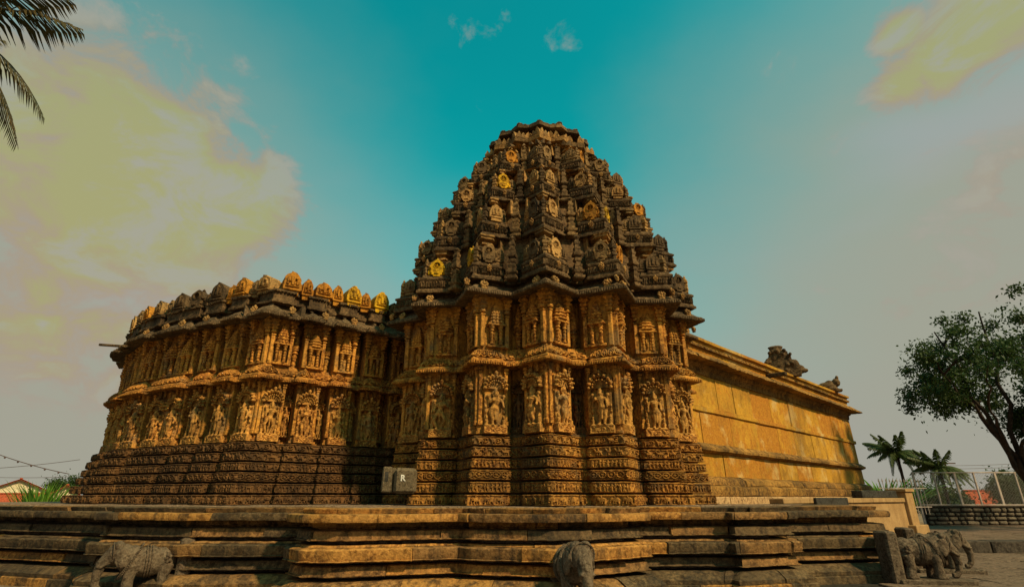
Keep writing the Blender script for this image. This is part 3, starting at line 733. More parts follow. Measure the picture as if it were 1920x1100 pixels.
for s in range(-5,6):
    for sd in(-1,1):
        k_=(s*2+sd)%5; j=random.uniform
        place(WPL[s+6],PED[k_%2],'pedestal',s,sd,.36,3.90,.67,ZB+.005,.03)
        place(WPL[s+6],FIG[k_],'carved_figure',s,sd,.36,3.90,.67,ZB+.16,.035,(j(.95,1.05),1.15,j(.95,1.02)),j(-.03,.03))
        place(WPL[s+6],CAN[k_%2],'canopy',s,sd,.36,3.90,.67,ZB+.965,.03,(.98,1.2,j(.95,1.1)))
        place(UPL[s+6],TUR[(s+sd)%2],'turret_relief',s,sd,.37,3.90,.67,ZC+.44,.0,(.98,1.1,.94+j(-.02,.02)))
        for al in(.045,.625): place(WPL[s+6],SHAFT,'pilaster_shaft',s,sd,al,3.90,.67,ZB+.17,.005)
        for al in(.26,.46): place(WPL[s+6],STUB,'pilaster_head',s,sd,al,3.90,.67,ZC-.17,.005)
        for al in(.055,.63): place(UPL[s+6],COLM,'pilaster',s,sd,al,3.90,.67,ZC+.42,-.01,(.95,1,1.02))
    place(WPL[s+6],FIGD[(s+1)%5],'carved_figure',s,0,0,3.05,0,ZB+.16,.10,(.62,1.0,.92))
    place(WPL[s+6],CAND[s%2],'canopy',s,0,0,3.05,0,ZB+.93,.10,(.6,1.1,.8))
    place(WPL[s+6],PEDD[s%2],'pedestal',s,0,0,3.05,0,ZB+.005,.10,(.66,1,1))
    place(UPL[s+6],SLIM,'slim_turret',s,0,0,3.05,0,ZC+.42,.12,(1.1,1.1,1.12))
    place(EVL[s+6],ROS,'rosette',s,1,.42,4.50,0,ZE+.13,-.09,random.uniform(.85,1.1),0,-.5)
    place(EVL[s+6],ROS,'rosette',s,-1,.42,4.50,0,ZE+.13,-.09,random.uniform(.85,1.1),0,-.5)
    if random.random()<.6: place(EVL[s+6],ROS,'rosette',s,1,.03,4.50,0,ZE+.20,-.16,random.uniform(.6,.8),0,-.4)
zone(0,(2.96,2.96),ZB,6.2)
# tower: four tiers of miniature shrines
TI=[(4.36,6.13,.78),(3.96,7.40,.74),(3.46,8.66,.68),(2.88,9.82,.60),(2.12,10.98,.5)]
yel={(0,-1,-1):'yellow',(0,-2,1):'yellow',(0,0,1):'neck',(0,1,1):'orange',(1,1,1):'yellow',(1,1,-1):'orange',(2,-1,1):'yellow',(0,-3,-1):'orange',(1,-2,-1):'orange',(2,2,1):'orange',(3,2,1):'orange',(1,2,1):'orange',(3,-1,1):'orange',(0,-1,1):'medal',(2,-2,1):'neck',(1,0,1):'neck',(2,3,-1):'orange',(3,1,1):'orange'}
for i in range(4):
    R0,z0,L=TI[i]; R1,z1,_=TI[i+1]; H=z1-z0
    path,mm=star(R0,L,R0-.74)
    c=cutsat(path,mm)
    prof=[(-.16,z0+.03),(-.02,z0),(.0,z0+.01),(0,z0+H*.05),(-.03,z0+H*.065),(-.05,z0+H*.10),(-.055,z0+H*.11),(-.055,z0+H*.255),(-.03,z0+H*.265),(-.02,z0+H*.30),(-.05,z0+H*.325),(-.10,z0+H*.33),(-.12,z0+H*.39),(-.2,z0+H*.40),(-.5,z0+H*.40),(-.5,z0+.03)]
    TCL=course(shr,'tower_cornice_block',path,prof,c,M['tower'],.0145,rel_dentil,.05,(6,7,6),.014,.006,.03)
    # body behind the medallions, then the ringed neck under the next tier
    d=(R0-R1)/1.414
    za,zb=z0+H*.38,z0+H*.70
    prof=[(-.20,za),(-.20,zb-.05),(-.17,zb-.04),(-.17,zb),(-.6,zb),(-.6,za)]
    TBL=course(shr,'tower_body_block',path,prof,c,[M['medal'],M['tower'],M['tower']],.06,rel_rough,.04,(0,1,5),.012,.005,.02)
    n1=zb; st=(z1+.03-n1)
    q=-.22-d*.55
    prof=[(q,n1),(q,n1+st*.14),(q-.05,n1+st*.17),(q-.05,n1+st*.36),(q+.015,n1+st*.40),(q+.015,n1+st*.50),(q-.05,n1+st*.55),(q-.05,n1+st*.68),(q+.05,n1+st*.74),(q+.05,n1+st*.88),(q+.08,n1+st*.9),(q+.08,n1+st),(-.75-d*.3,n1+st),(-.75-d*.3,n1)]
    course(shr,'tower_neck_block',path,prof,c,[M['neck'],M['neck'],M['medal']],.05,None,0,None,.014,.006,.02)
    zone(0,(R0-.72,R1-.62),z0,z1+.1)
    sc=H*.36/.5
    for s in range(-6,6):
        for sd in(-1,1):
            j=random.uniform
            kind=yel.get((i,s,sd),random.choice(['medal','medal','tower','tower','medal','neck']))
            place(TBL[s+6],MED[kind] if (i,s,sd) in yel or random.random()<.62 else GAB[kind],'medallion',s,sd,L*.56,R0,L,z0+H*.395,-.155,(sc*1.22,sc*1.1,sc*j(.92,1.1)),j(-.06,.06),j(-.05,.04))
            k2=random.choice(['medal','tower','medal','tower','neck'])
            if random.random()<.85: place(TBL[s+6],GAB[k2],'gable_stone',s,sd,L*.93,R0,L,z0+H*.385,-.21,(sc*.8,sc,sc*j(.85,1.0)),j(-.12,.12),j(-.05,.04))
            if random.random()<.75: place(TCL[s+6],ROS,'rosette',s,sd,L*.55,R0,L,z0+H*.18,-.01,sc*j(.6,.8))
        # stacked bracket on the pier's edge and the little turret in the recess
        mb=MB()
        for k_ in range(4): mb.box(-.055*(1.2 if k_%2 else .8),.055*(1.2 if k_%2 else .8),-.07,.07,k_*.1*sc,k_*.1*sc+.085*sc,.01)
        mb.lathe([(.05,.4*sc),(.06,.43*sc),(.03,.46*sc),(.035,.49*sc),(.0,.56*sc)],6)
        place(TBL[s+6],mb.mesh('corner_bracket',random.choice([M['medal'],M['tower'],M['neck']]),35,.01,8),'corner_bracket',s,1,.0,R0-.24,L,z0+H*.37,0,1,-R_(45))
        mb=MB(); zz=0; w=.13*sc*1.3
        for k_ in range(7):
            hh=H*.115; ww=w*(1.0 if k_ in(0,1,4) else .72)*(1-.05*k_); mb.lathe([(ww,zz),(ww*1.2,zz+hh*.2),(ww*1.2,zz+hh*.5),(ww*.8,zz+hh*.62),(ww*.8,zz+hh)],4,rot=math.pi/4); zz+=hh
        mb.lathe([(w*.4,zz),(w*.6,zz+.04),(0,zz+.12)],6)
        place(shr,mb.mesh('recess_turret',random.choice([M['medal'],M['tower'],M['tower']]),35,.012,8),'recess_turret',s,0,0,R0-.52,0,z0,0)
# crown
def ring(name,R,prof,mat,L=None,rc=None,du=.06,rel=None,amp=.03,rows=None,jit=.015,inn=None):
    path,mm=star(R,L,rc) if L else star(R,inn=inn); course(shr,name,path,prof,cutsat(path,mm),mat,du,rel,amp,rows,.014,.005,jit); return path,mm
z=10.98
ring('crown_ledge_block',2.16,[(-.12,z+.02),(0,z),(.0,z+.08),(-.03,z+.09),(-.02,z+.15),(-.1,z+.17),(-.5,z+.17),(-.5,z+.02)],[M['neck'],M['medal'],M['eave']])
ring('crown_drum_block',1.78,[(0,z+.17),(0,z+.22),(-.05,z+.24),(-.06,z+.46),(.02,z+.50),(.02,z+.53),(-.5,z+.53),(-.5,z+.17)],[M['neck'],M['orange'],M['medal']])
ring('crown_slab_block',1.93,[(-.2,z+.53),(0,z+.51),(.02,z+.58),(-.01,z+.60),(.01,z+.66),(-.12,z+.68),(-.6,z+.68),(-.6,z+.53)],[M['neck'],M['medal']],inn=.90)
ring('crown_band_block',1.50,[(-.02,z+.68),(-.02,z+1.20),(-.6,z+1.22),(-.6,z+.68)],[M['neck'],M['medal']])
ring('crown_top_block',1.74,[(-.3,z+1.19),(-.03,z+1.12),(0,z+1.13),(.0,z+1.19),(-.04,z+1.21),(-.03,z+1.28),(-.16,z+1.32),(-.17,z+1.38),(-.28,z+1.40),(-.30,z+1.45),(-.6,z+1.50),(-.6,z+1.20)],[M['eave'],M['tower'],M['medal']],jit=.01,inn=.92)
mb=MB(); mb.lathe([(1.6,z-.3),(1.5,z+.7),(1.15,z+1.4),(1.05,z+1.48),(.8,z+1.54),(.35,z+1.58),(0,z+1.59)],32); obj('crown_cap',mb.mesh('crown_cap',M['tower'],40,.02,4),shr)
CRY=[make_crest(M['neck'],.17,.30),make_crest(M['medal'],.17,.30),make_crest(M['eave'],.15,.22),make_crest(M['tower'],.15,.22)]
for s in range(-5,6):
    for sd in(-1,1):
        for al in(.1,.27,.44):
            if random.random()<.92: place(shr,CRY[random.choice([0,0,1])],'crest_stone',s,sd,al*.85,1.87,0,z+.67,-.05,(random.uniform(.8,1.1),.9,random.uniform(.7,1.0)),random.uniform(-.15,.15),random.uniform(-.1,.1))
        for al in(.12,.36):
            if random.random()<.8: place(shr,CRY[random.choice([2,3])],'crest_stone',s,sd,al,2.12,0,z+.16,-.05,random.uniform(.7,1.1),random.uniform(-.2,.2))
            place(shr,CRY[random.choice([2,3])],'crest_stone',s,sd,al*.8,1.74,0,z+1.30,-.12,(1.2,.8,random.uniform(.2,.38)),random.uniform(-.2,.2))

# ------------------------------------------------------------------ left wing
wing=thing('carved_wing','broad carved stone wing of the temple left of the tower, dark friezes below','temple wing',(-8,15,0))
VM=[(-13.5,18.6),(-12.45,16.75),(-10.85,15.22),(-9.2,14.30),(-6.12,12.82),(-2.35,15.65)]
BAYS=[]
for (x0,y0),(x1,y1),nb in zip(VM[:-1],VM[1:],(2,3,2,4,6)):
    L=math.hypot(x1-x0,y1-y0); g=.27; w=(L-(nb-1)*g)/nb; BAYS.append([(i*(w+g),i*(w+g)+w) for i in range(nb)])
def baypath(depth,off):
    """piers stand proud of the wall line by depth"""
    V=[np.array(v,float) for v in offset(VM,off)]; V0=[np.array(v,float) for v in VM]; out=[];marks=[]
    for k_ in range(len(VM)-1):
        a,b=V[k_],V[k_+1]; L0=np.linalg.norm(V0[k_+1]-V0[k_]); L=np.linalg.norm(b-a); t=(b-a)/L; n=np.array((t[1],-t[0]))
        bs=BAYS[k_]
        for i,(p,q) in enumerate(bs):
            fp,fq=p/L0*L,q/L0*L
            if depth>0 and off>0:
                pass
            if not(i==0 and p<.02 and k_>0): 
                out.append(a+t*fp-n*depth); marks.append(len(out)-1); out.append(a+t*fp)
            if i==len(bs)-1 and k_<len(VM)-2 and abs(q-L0)<.12: out.append(b)
            else: out.append(a+t*fq); out.append(a+t*fq-n*depth)
    cl=[out[0]]
    mks=[]
    for i,p in enumerate(out):
        if i and np.linalg.norm(p-cl[-1])<.01: continue
        if i: cl.append(p)
        if i in marks: mks.append(len(cl)-1)
    if 0 not in mks: mks=[0]+mks
    return [tuple(p) for p in cl],mks+[len(cl)-1]
for i in range(6):
    path,mk_=baypath(.16,(.74,.60,.52,.45,.38,.31)[i])
    z0,z1=zs[i],zs[i+1]-.038; h=z1-z0
    prof=[(-.03,z0),(0,z0+.012),(0,z0+h*.12),(-.022,z0+h*.15),(-.022,z0+h*.87),(0,z0+h*.9),(0,z1-.01),(-.03,z1),(-.7,z1),(-.7,z0)]
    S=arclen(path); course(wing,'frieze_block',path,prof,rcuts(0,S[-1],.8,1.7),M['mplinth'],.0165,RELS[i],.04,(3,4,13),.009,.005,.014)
path,mk_=baypath(.36,0)
cc=cutsat(path,mk_)
WWL=course(wing,'wall_pier',path,[(0,ZB-.01),(.04,ZB),(.04,ZB+.05),(0,ZB+.06),(0,ZC+.2),(-.5,ZC+.2),(-.5,ZB-.01)],cc,M['wing'],.12,None,0,None,.012,.003)
WUL=course(wing,'upper_wall_pier',path,[(0,ZC+.2),(0,ZE+.3),(-.5,ZE+.3),(-.5,ZC+.2)],cc,M['wing'],.12,None,0,None,.012,.003)
path,mk_=baypath(.20,.34); S=arclen(path)
prof=[(-.10,ZC+.02),(-.015,ZC),(0,ZC+.005),(0,ZC+.055),(-.02,ZC+.065),(-.02,ZC+.10),(-.08,ZC+.15),(-.10,ZC+.15),(-.10,ZC+.20),(-.15,ZC+.28),(-.24,ZC+.36),(-.30,ZC+.44),(-.6,ZC+.46),(-.6,ZC+.02)]
course(wing,'drip_cornice_block',path,prof,rcuts(0,S[-1],.8,1.6),M['wing'],.014,[(1,3,3,rel_drop,.028),(7,10,4,rel_scroll,.05)],0,None,.012,.004,.012)
path,mk_=baypath(.13,.52); S=arclen(path)
prof=[(-.10,ZE+.01),(-.01,ZE-.015),(0,ZE),(0,ZE+.06),(-.04,ZE+.07),(-.04,ZE+.11),(-.10,ZE+.13),(-.24,ZE+.27),(-.32,ZE+.32),(-.34,ZE+.38),(-.9,ZE+.40),(-.9,ZE+.06),(-.5,ZE+.08)]
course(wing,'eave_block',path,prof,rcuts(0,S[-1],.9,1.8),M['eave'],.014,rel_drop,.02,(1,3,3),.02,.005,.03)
path,mk_=baypath(.18,.26); S=arclen(path); z0=ZE+.38; H=1.3
prof=[(-.10,z0),(.0,z0+.02),(.0,z0+.08),(-.04,z0+.10),(-.05,z0+.12),(-.05,z0+.30),(-.02,z0+.32),(-.02,z0+.38),(-.12,z0+.42),(-.6,z0+.44),(-.6,z0)]
course(wing,'parapet_band_block',path,prof,rcuts(0,S[-1],.6,1.1),M['tower'],.016,rel_dentil,.055,(5,6,6),.018,.006,.04)
def wplace(parent,me,name,k_,d,z,out=0,sc=1,rzj=0,tilt=0):
    a,b=np.array(VM[k_],float),np.array(VM[k_+1],float); t=(b-a)/np.linalg.norm(b-a); n=np.array((t[1],-t[0])); p=a+t*d+n*out
    return obj(name,me,parent,(p[0]+8,p[1]-15,z),0,(tilt,0,math.atan2(n[1],n[0])+math.pi/2+rzj),sc)
bi=-1
for k_ in range(len(VM)-1):
    for i,(p,q) in enumerate(BAYS[k_]):
        if not(i==0 and p<.02 and k_>0): bi+=1
        wl_,wu_=WWL[bi],WUL[bi]
        w=(q-p)/.6; mid=(p+q)/2; j=random.uniform; f=(k_*3+i*2)%5
        wplace(wl_,PED[f%2],'pedestal',k_,mid,ZB+.005,.03,(w,1,1))
        wplace(wl_,FIG[f],'carved_figure',k_,mid,ZB+.16,.03,(j(.92,1.0)*w,1.15,j(.95,1.02)),j(-.03,.03))
        wplace(wl_,CAN[f%2],'canopy',k_,mid,ZB+.965,.03,(.95*w,1.2,j(.95,1.1)))
        wplace(wu_,TUR[i%2],'turret_relief',k_,mid,ZC+.44,0,(w*.95,1.1,.94+j(-.02,.02)))
        for e in(p+.04,q-.04): wplace(wl_,SHAFT,'pilaster_shaft',k_,e,ZB+.17,.005)
        for e in(mid-.1,mid+.1): wplace(wl_,STUB,'pilaster_head',k_,e,ZC-.17,.005)
        for e in(p+.05,q-.05): wplace(wu_,COLM,'pilaster',k_,e,ZC+.42,-.01,(.95,1,1.02))
        nb=BAYS[k_][i+1][0] if i+1<len(BAYS[k_]) else None
        if nb:
            g=(q+nb)/2
            wplace(wl_,FIG[(f+2)%5],'carved_figure',k_,g,ZB+.16,-.30,(.5,1,.9)); wplace(wl_,CAN[i%2],'canopy',k_,g,ZB+.9,-.30,(.5,1.1,.8)); wplace(wu_,SLIM,'slim_turret',k_,g,ZC+.42,-.28,(1.0,1.1,1.12))
        # upright gable stones of the parapet
        kind=random.choice(['orange','yellow','neck','medal']) if k_>3 else random.choice(['orange','neck','tower','orange','medal'])
        wplace(wing,random.choice([MED,GAB,GAB])[kind],'parapet_gable',k_,mid,ZE+.74,.05,(1.5,1.9,j(1.0,1.3)),j(-.12,.12),j(-.12,.06))
        kind=random.choice(['orange','medal','tower','orange'])
        if nb: wplace(wing,GAB[kind],'parapet_gable',k_,(q+nb)/2,ZE+.72,-.02,(.95,1.7,j(.85,1.25)),j(-.25,.25),j(-.12,.06))
        if random.random()<.6: wplace(wing,ROS,'rosette',k_,mid+j(-.1,.1),ZE+.14,.42,j(.8,1.0),0,-.5)
# inside masonry and flat roof
mb=MB(); q=[tuple(v) for v in offset(VM,-.42)]+[(-2,20),(-8,24)]; n=len(q)
vv=[(x+8,y-15,z) for z in(P0,ZE+.7) for x,y in q]; mb.add(vv,[(i,(i+1)%n,n+(i+1)%n,n+i) for i in range(n)]+[tuple(range(n,2*n))]); obj('inner_masonry',mb.mesh('inner_masonry',M['core'],0),wing)
q=[tuple(v) for v in offset(VM,.26)]+[(-2,20),(-8,24)]; n=len(q); mb=MB()
vv=[(x+8,y-15,z) for z in(P0,2.05) for x,y in q]; mb.add(vv,[(i,(i+1)%n,n+(i+1)%n,n+i) for i in range(n)]+[tuple(range(n,2*n))])
q=[tuple(v) for v in offset(VM,.08)]+[(-2,20),(-8,24)]
vv=[(x+8,y-15,z) for z in(P0,ZB-.03) for x,y in q]; mb.add(vv,[(i,(i+1)%n,n+(i+1)%n,n+i) for i in range(n)]+[tuple(range(n,2*n))]); obj('inner_masonry',mb.mesh('inner_masonry',M['core'],0),wing)
mb=MB(); mb.box(-.55,.25,-.05,.05,0,.07,.01); o=obj('water_spout',mb.mesh('water_spout',M['tower'],30,.01,6),wing,(-12.75+8,16.5-15,ZE+.28),.25)

# ------------------------------------------------------------------ plain hall on the right
E1=np.array((.722,.692)); NH=np.array((E1[1],-E1[0])); HS=np.array((3.9,13.75)); HL=16.6
hall=thing('plain_hall','plain golden stone hall with flat slab walls and a long parapet, right of the tower','hall',(10,19,0))
he=HS+E1*HL
HP=[tuple(HS),tuple(he),tuple(he-NH*5)]
def hc(name,prof,lo,hi,mat,jit=.01,er=.01,du=.25,rel=None,amp=0,rows=None):
    S=arclen(HP); return course(hall,name,HP,prof,rcuts(0,S[-1],lo,hi),mat,du,rel,amp,rows,er,.016 if name=='wall_slab' else .005,jit)
hc('base_stone',[(.42,1.0),(.42,1.52),(.40,1.54),(-.3,1.54),(-.3,1.0)],1.0,1.8,M['hall_base'])
hc('base_step',[(.34,1.55),(.36,1.58),(.36,1.78),(.28,1.82),(-.3,1.82),(-.3,1.55)],1.0,2.2,M['hall_trim'],.02,.02)
hc('base_step',[(.26,1.83),(.27,1.86),(.24,1.98),(.06,2.06),(-.3,2.06),(-.3,1.83)],1.0,2.4,M['hall_trim'],.02,.02)
hc('wall_slab',[(.04,2.065),(.03,2.66),(-.3,2.66),(-.3,2.065)],1.2,2.4,M['hall'],.012)
hc('moulding_stone',[(.05,2.665),(.20,2.73),(.21,2.80),(.16,2.83),(.06,2.93),(-.3,2.93),(-.3,2.665)],1.2,2.6,M['hall_trim'],.015,.015)
hc('wall_slab',[(.015,2.935),(.0,3.79),(-.3,3.79),(-.3,2.935)],1.0,2.0,M['hall'],.014)
hc('moulding_stone',[(.03,3.795),(.06,3.82),(.06,3.93),(.0,3.96),(-.3,3.96),(-.3,3.795)],1.4,2.8,M['hall'],.008)
hc('wall_slab',[(-.01,3.965),(-.02,4.90),(-.3,4.90),(-.3,3.965)],1.0,1.9,M['hall'],.016)
hc('moulding_stone',[(.02,4.905),(.03,5.08),(.10,5.14),(.12,5.20),(-.3,5.20),(-.3,4.905)],1.4,2.8,M['hall_trim'],.012)
hc('eave_stone',[(.10,5.21),(.42,5.20),(.47,5.22),(.46,5.28),(.36,5.33),(.20,5.46),(.14,5.50),(-.3,5.50),(-.3,5.21)],.9,1.9,M['hall_trim'],.03,.025,.06)
hc('parapet_stone',[(.02,5.505),(.04,5.62),(.05,5.70),(-.3,5.70),(-.3,5.505)],1.6,3,M['hall'],.006)
hc('parapet_stone',[(.06,5.705),(.13,5.715),(.13,5.79),(.09,5.80),(-.3,5.80),(-.3,5.705)],1.0,2,M['hall_trim'],.006,.008,.03,rel_rough,.035,(1,2,3))
hc('parapet_stone',[(.06,5.805),(.07,5.90),(.15,5.92),(.16,6.0),(.05,6.03),(-.3,6.03),(-.3,5.805)],1.6,3,M['hall'],.006)
mb=MB(); a=HS-NH*.28; b=he-NH*.28-E1*.28; c=b-NH*5; d=a-NH*5; qq=[(p[0]-10,p[1]-19,z) for z in(1.0,5.98) for p in(a,b,c,d)]
mb.add(qq,[(0,1,5,4),(1,2,6,5),(2,3,7,6),(3,0,4,7),(4,5,6,7)]); obj('inner_masonry',mb.mesh('inner_masonry',M['hall_trim'],0),hall)
def hpt(d,out,z): p=HS+E1*d+NH*out; return (p[0]-10,p[1]-19,z)
HR=math.atan2(NH[1],NH[0])+math.pi/2
mb=MB(); mb.box(-.09,.09,-.62,.2,-.06,.08,.02); obj('water_spout',mb.mesh('water_spout',M['tower'],30,.012,6),hall,hpt(7.3,.1,5.58),HR)
# carved lion gable and crouching beast on the parapet
P=[('x',(-.55,.55,-.12,.12,0,.25)),('b',(-.1,0,.45),(.48,.16,.42)),('b',(-.15,0,.8),(.40,.15,.35)),('b',(-.2,0,1.05),(.26,.14,.22)),('b',(-.2,0,1.22),(.30,.13,.08)),('b',(.3,0,.5),(.26,.13,.2)),('b',(.45,0,.32),(.25,.13,.14)),('b',(.62,0,.2),(.2,.12,.1))]
rr=random.Random(4)
for i in range(26):
    a=rr.uniform(0,3.14); q=rr.uniform(.4,.55); P.append(('b',(-.15+q*math.cos(a)*.95,-.08*rr.random(),.45+q*1.25*math.sin(a)),(.08,.10,.08)))
for i in range(16): P.append(('b',(rr.uniform(-.5,.3),-.15,rr.uniform(.1,1.1)),(.07,.06,.07)))
obj('gable_ornament',lumps(P,.03,'gable_ornament',M['tower'],er=.015),hall,hpt(9.75,-.12,5.95),R_(-24))
P=[('b',(0,0,.25),(.42,.2,.22)),('b',(.38,0,.42),(.17,.16,.2)),('b',(.45,0,.62),(.07,.12,.12)),('b',(-.36,0,.15),(.16,.16,.12)),('x',(-.5,.55,-.18,.18,0,.1)),('b',(.2,-.15,.12),(.2,.08,.1)),('b',(.1,0,.42),(.16,.14,.12))]
obj('beast_ornament',lumps(P,.03,'beast_ornament',M['tower'],er=.015),hall,hpt(14.8,-.12,6.0),R_(-20))

# ------------------------------------------------------------------ stone elephants round the platform
def elephant_body():
    P=[('b',(0,0,.47),(.38,.22,.25)),('b',(-.25,0,.48),(.2,.215,.25)),('b',(.24,0,.5),(.2,.2,.25)),('b',(.48,0,.60),(.165,.155,.18)),('b',(.47,.065,.73),.085),('b',(.47,-.065,.73),.085),('b',(.36,0,.6),(.14,.15,.17)),
       ('t',[(.56,0,.60),(.66,0,.47),(.695,0,.30),(.68,0,.14),(.60,0,.055),(.53,0,.06)],[.105,.085,.068,.058,.052,.045])]
    for s in(-1,1):
        P+=[('b',(.40,s*.165,.56),(.105,.03,.165)),('b',(.37,s*.185,.50),(.07,.028,.11)),('t',[(.23,s*.115,.42),(.24,s*.12,.2),(.23,s*.12,.0)],[.105,.085,.10]),('t',[(-.29,s*.115,.42),(-.25,s*.12,.22),(-.30,s*.12,0)],[.115,.085,.10]),
            ('t',[(.58,s*.075,.48),(.67,s*.09,.42),(.73,s*.08,.44)],[.028,.022,.012]),('b',(.56,s*.10,.64),(.03,.03,.02)),('b',(.27,s*.12,.03),(.12,.10,.045)),('b',(-.26,s*.12,.03),(.12,.10,.045))]
    P+=[('t',[(-.44,0,.55),(-.49,.03,.38),(-.46,.05,.2)],[.03,.022,.016])]
    return lumps(P,.016,'body',M['eleph'],er=.006)
EB=elephant_body()
def ropes():
    mb=MB()
    def loop(cx,tilt,ry,rz,cz,r,n=30,bead=False):
        pts=[(cx+tilt*math.cos(2*math.pi*i/n),ry*math.sin(2*math.pi*i/n),cz+rz*math.cos(2*math.pi*i/n)) for i in range(n+1)]
        if bead:
            for p in pts[:-1]: mb.ball(p,r*1.25,1)
        else: mb.tube(pts,r,6,False)
    for x in(-.04,.0,.04): loop(x,.02,.226,.256,.475,.009)
    loop(.25,-.13,.222,.27,.49,.012,60,True); loop(.28,-.14,.215,.27,.48,.008)
    loop(.53,.02,.165,.15,.64,.012)
    return mb.mesh('harness_chain',M['eleph'],60,.003,9)
ER=ropes()
def cloth():
    r=[]
    for s in(-1,1):
        mb=MB()
        for i in range(5): mb.ball((-.28+.03*math.cos(i*1.26),s*(.205),.52+.05*math.sin(i*1.26)),(.035,.03,.04),1)
        r.append(mb.mesh('flank_ornament',M['eleph'],60,.004,9))
    return r
EC,EC2=cloth()
mb=MB(); mb.box(-.55,.80,-.27,.27,-.14,.005,.02); EBASE=mb.mesh('base_slab',M['eleph'],30,.012,6)
mb=MB(); mb.box(-.66,-.43,-.22,.22,-.14,.84,.04); EBACK=mb.mesh('backing_stone',M['eleph'],30,.018,5)
for lab,loc,rz,sc in [('stone elephant seen head on, jutting from the sunlit front of the platform',(.88,8.95,.06),R_(-77),1.1),
                  ('stone elephant at the lower left with lowered head and curved trunk, facing left',(-6.05,9.75,.10),R_(215),.95),
                  ('dark stone elephant in side view with chain harness, nearest at the right platform end',(7.72,11.1,.12),R_(-6),.97),
                  ('dark stone elephant with worn forelegs, behind the other one at the right end',(9.15,12.6,.12),R_(-10),.95)]:
    t=thing('stone_elephant',lab,'statue',loc,rz,'stone elephants around the platform')
    for nm,me in(('body',EB),('harness_chain',ER),('flank_ornament',EC),('flank_ornament',EC2),('base_slab',EBASE),('backing_stone',EBACK)): obj(nm,me,t,sc=sc)

# ------------------------------------------------------------------ loose grey block with the painted letter
t=thing('grey_stone_block','grey stone block with a slot and a white painted R, against the frieze','stone block',(-2.42,12.05,1.62),R_(6))
mb=MB(); mb.box(-.36,-.16,-.22,.5,0,.52,.03); mb.box(-.165,-.155,-.2,.4,.02,.5)
lh=obj('left_half',mb.mesh('left_half',M['block'],30,.012,6),t)
mb=MB(); mb.box(-.105,.36,-.26,.5,-.02,.5,.06); rh=obj('right_half',mb.mesh('right_half',M['block'],30,.014,5),t)
mb=MB(); mb.box(-.17,-.09,-.12,.4,.0,.5,.01); obj('groove',mb.mesh('groove',M['block'],30,.006,5),t)
mb=MB(); mb.box(-.30,-.23,-.232,-.2,.22,.42,.004); obj('slot',mb.mesh('slot',M['black'],30),lh)  # black plate on the face, standing in for the hollow's shade
cu=bpy.data.curves.new('letter','FONT'); cu.body='R'; cu.size=.17; cu.extrude=.002; cu.offset=.006
to=bpy.data.objects.new('letter',cu); col.objects.link(to); dg=bpy.context.evaluated_depsgraph_get(); dg.update()
lm=bpy.data.meshes.new_from_object(to.evaluated_get(dg)); bpy.data.objects.remove(to); lm.materials.clear(); lm.materials.append(M['paint'])
obj('letter',lm,rh,(.03,-.275,.24),0,(R_(90),0,0))

# ------------------------------------------------------------------ cream boundary wall, rubble wall with fence
a=np.array((7.3,15.6)); b=np.array((14.3,20.5)); d=b-a; L=float(np.linalg.norm(d)); rz=math.atan2(d[1],d[0])
t=thing('cream_wall','low cream plastered wall with a coping and a square end pier','wall',(a[0],a[1],0),rz)
mb=MB(); mb.box(0,L-.6,-.15,.15,-.05,1.36,.01); obj('wall_body',mb.mesh('wall_body',M['cream'],30,.006,3),t)
x=0
while x<L-.62:
    w=min(random.uniform(.9,1.4),L-.62-x)
    mb=MB(); mb.box(x,x+w-.008,-.21,.21,1.362,1.50,.015); obj('coping_stone',mb.mesh('coping_stone',M['cream'],30,.006,4),t); x+=w
mb=MB(); mb.box(L-.6,L,-.26,.26,-.05,1.70,.015); mb.box(L-.68,L+.06,-.32,.32,1.70,1.80,.015); mb.box(L-.75,L+.3,-.4,.4,-.05,.62,.02); obj('end_pier',mb.mesh('end_pier',M['cream'],30,.006,3),t)
mb=MB(); mb.box(1.6,3.5,-.30,-.215,.75,1.52,.015); obj('black_facing_slab',mb.mesh('black_facing_slab',M['black'],30,.008,4),t)
mb=MB(); mb.box(L-3.4,L-.75,-.05,.3,1.502,1.74,.02); obj('black_coping_slab',mb.mesh('black_coping_slab',M['black'],30,.01,4),t)
t=thing('spiked_railing','row of thin pale spikes on the boundary behind the cream wall','railing',(14.2,21.6,0),R_(20))
for i in range(13):
    mb=MB(); mb.tube([(i*.2,0,.9),(i*.2,0,2.1)],.012,5); mb.lathe([(.02,2.08),(.024,2.12),(0,2.22)],5,mat=Matrix.Translation((i*.2,0,0))); obj('spike',mb.mesh('spike',M['metal']),t)
mb=MB(); mb.box(-.1,2.6,-.02,.02,1.84,1.87); mb.box(-.1,2.6,-.02,.02,1.15,1.18); obj('rail',mb.mesh('rail',M['metal']),t)
WY=26.; WX=18.95
t=thing('rubble_wall','dark mortared wall of pale rubble stones under the mesh fence','wall',(WX,WY,0))
mb=MB(); mb.box(0,12,.03,.35,TZ-.1,1.09); obj('mortar_core',mb.mesh('mortar_core',M['mortar'],0),t)
mb=MB(); mb.box(-.05,12,-.05,.40,1.09,1.15,.01); obj('wall_cap',mb.mesh('wall_cap',M['kerb'],30),t)
rows=[TZ,.52,.70,.87,1.07]
for r in range(4):
    x=-random.random()*.3
    while x<11.5:
        w=random.uniform(.22,.58); h=rows[r+1]-rows[r]
        mb=MB(); x0=max(x,0); mb.box(x0+.03,x+w-.03,-.05,.1,rows[r]+.03,rows[r+1]-.025,.035)
        if x+w-x0>.12: obj('rubble_stone',mb.mesh('rubble_stone',M['rubble'],40,.022,7),t)
        x+=w
t=thing('mesh_fence','wire mesh fence with pale metal posts on top of the rubble wall','fence',(WX-.1,WY+.12,0))
FT=2.62
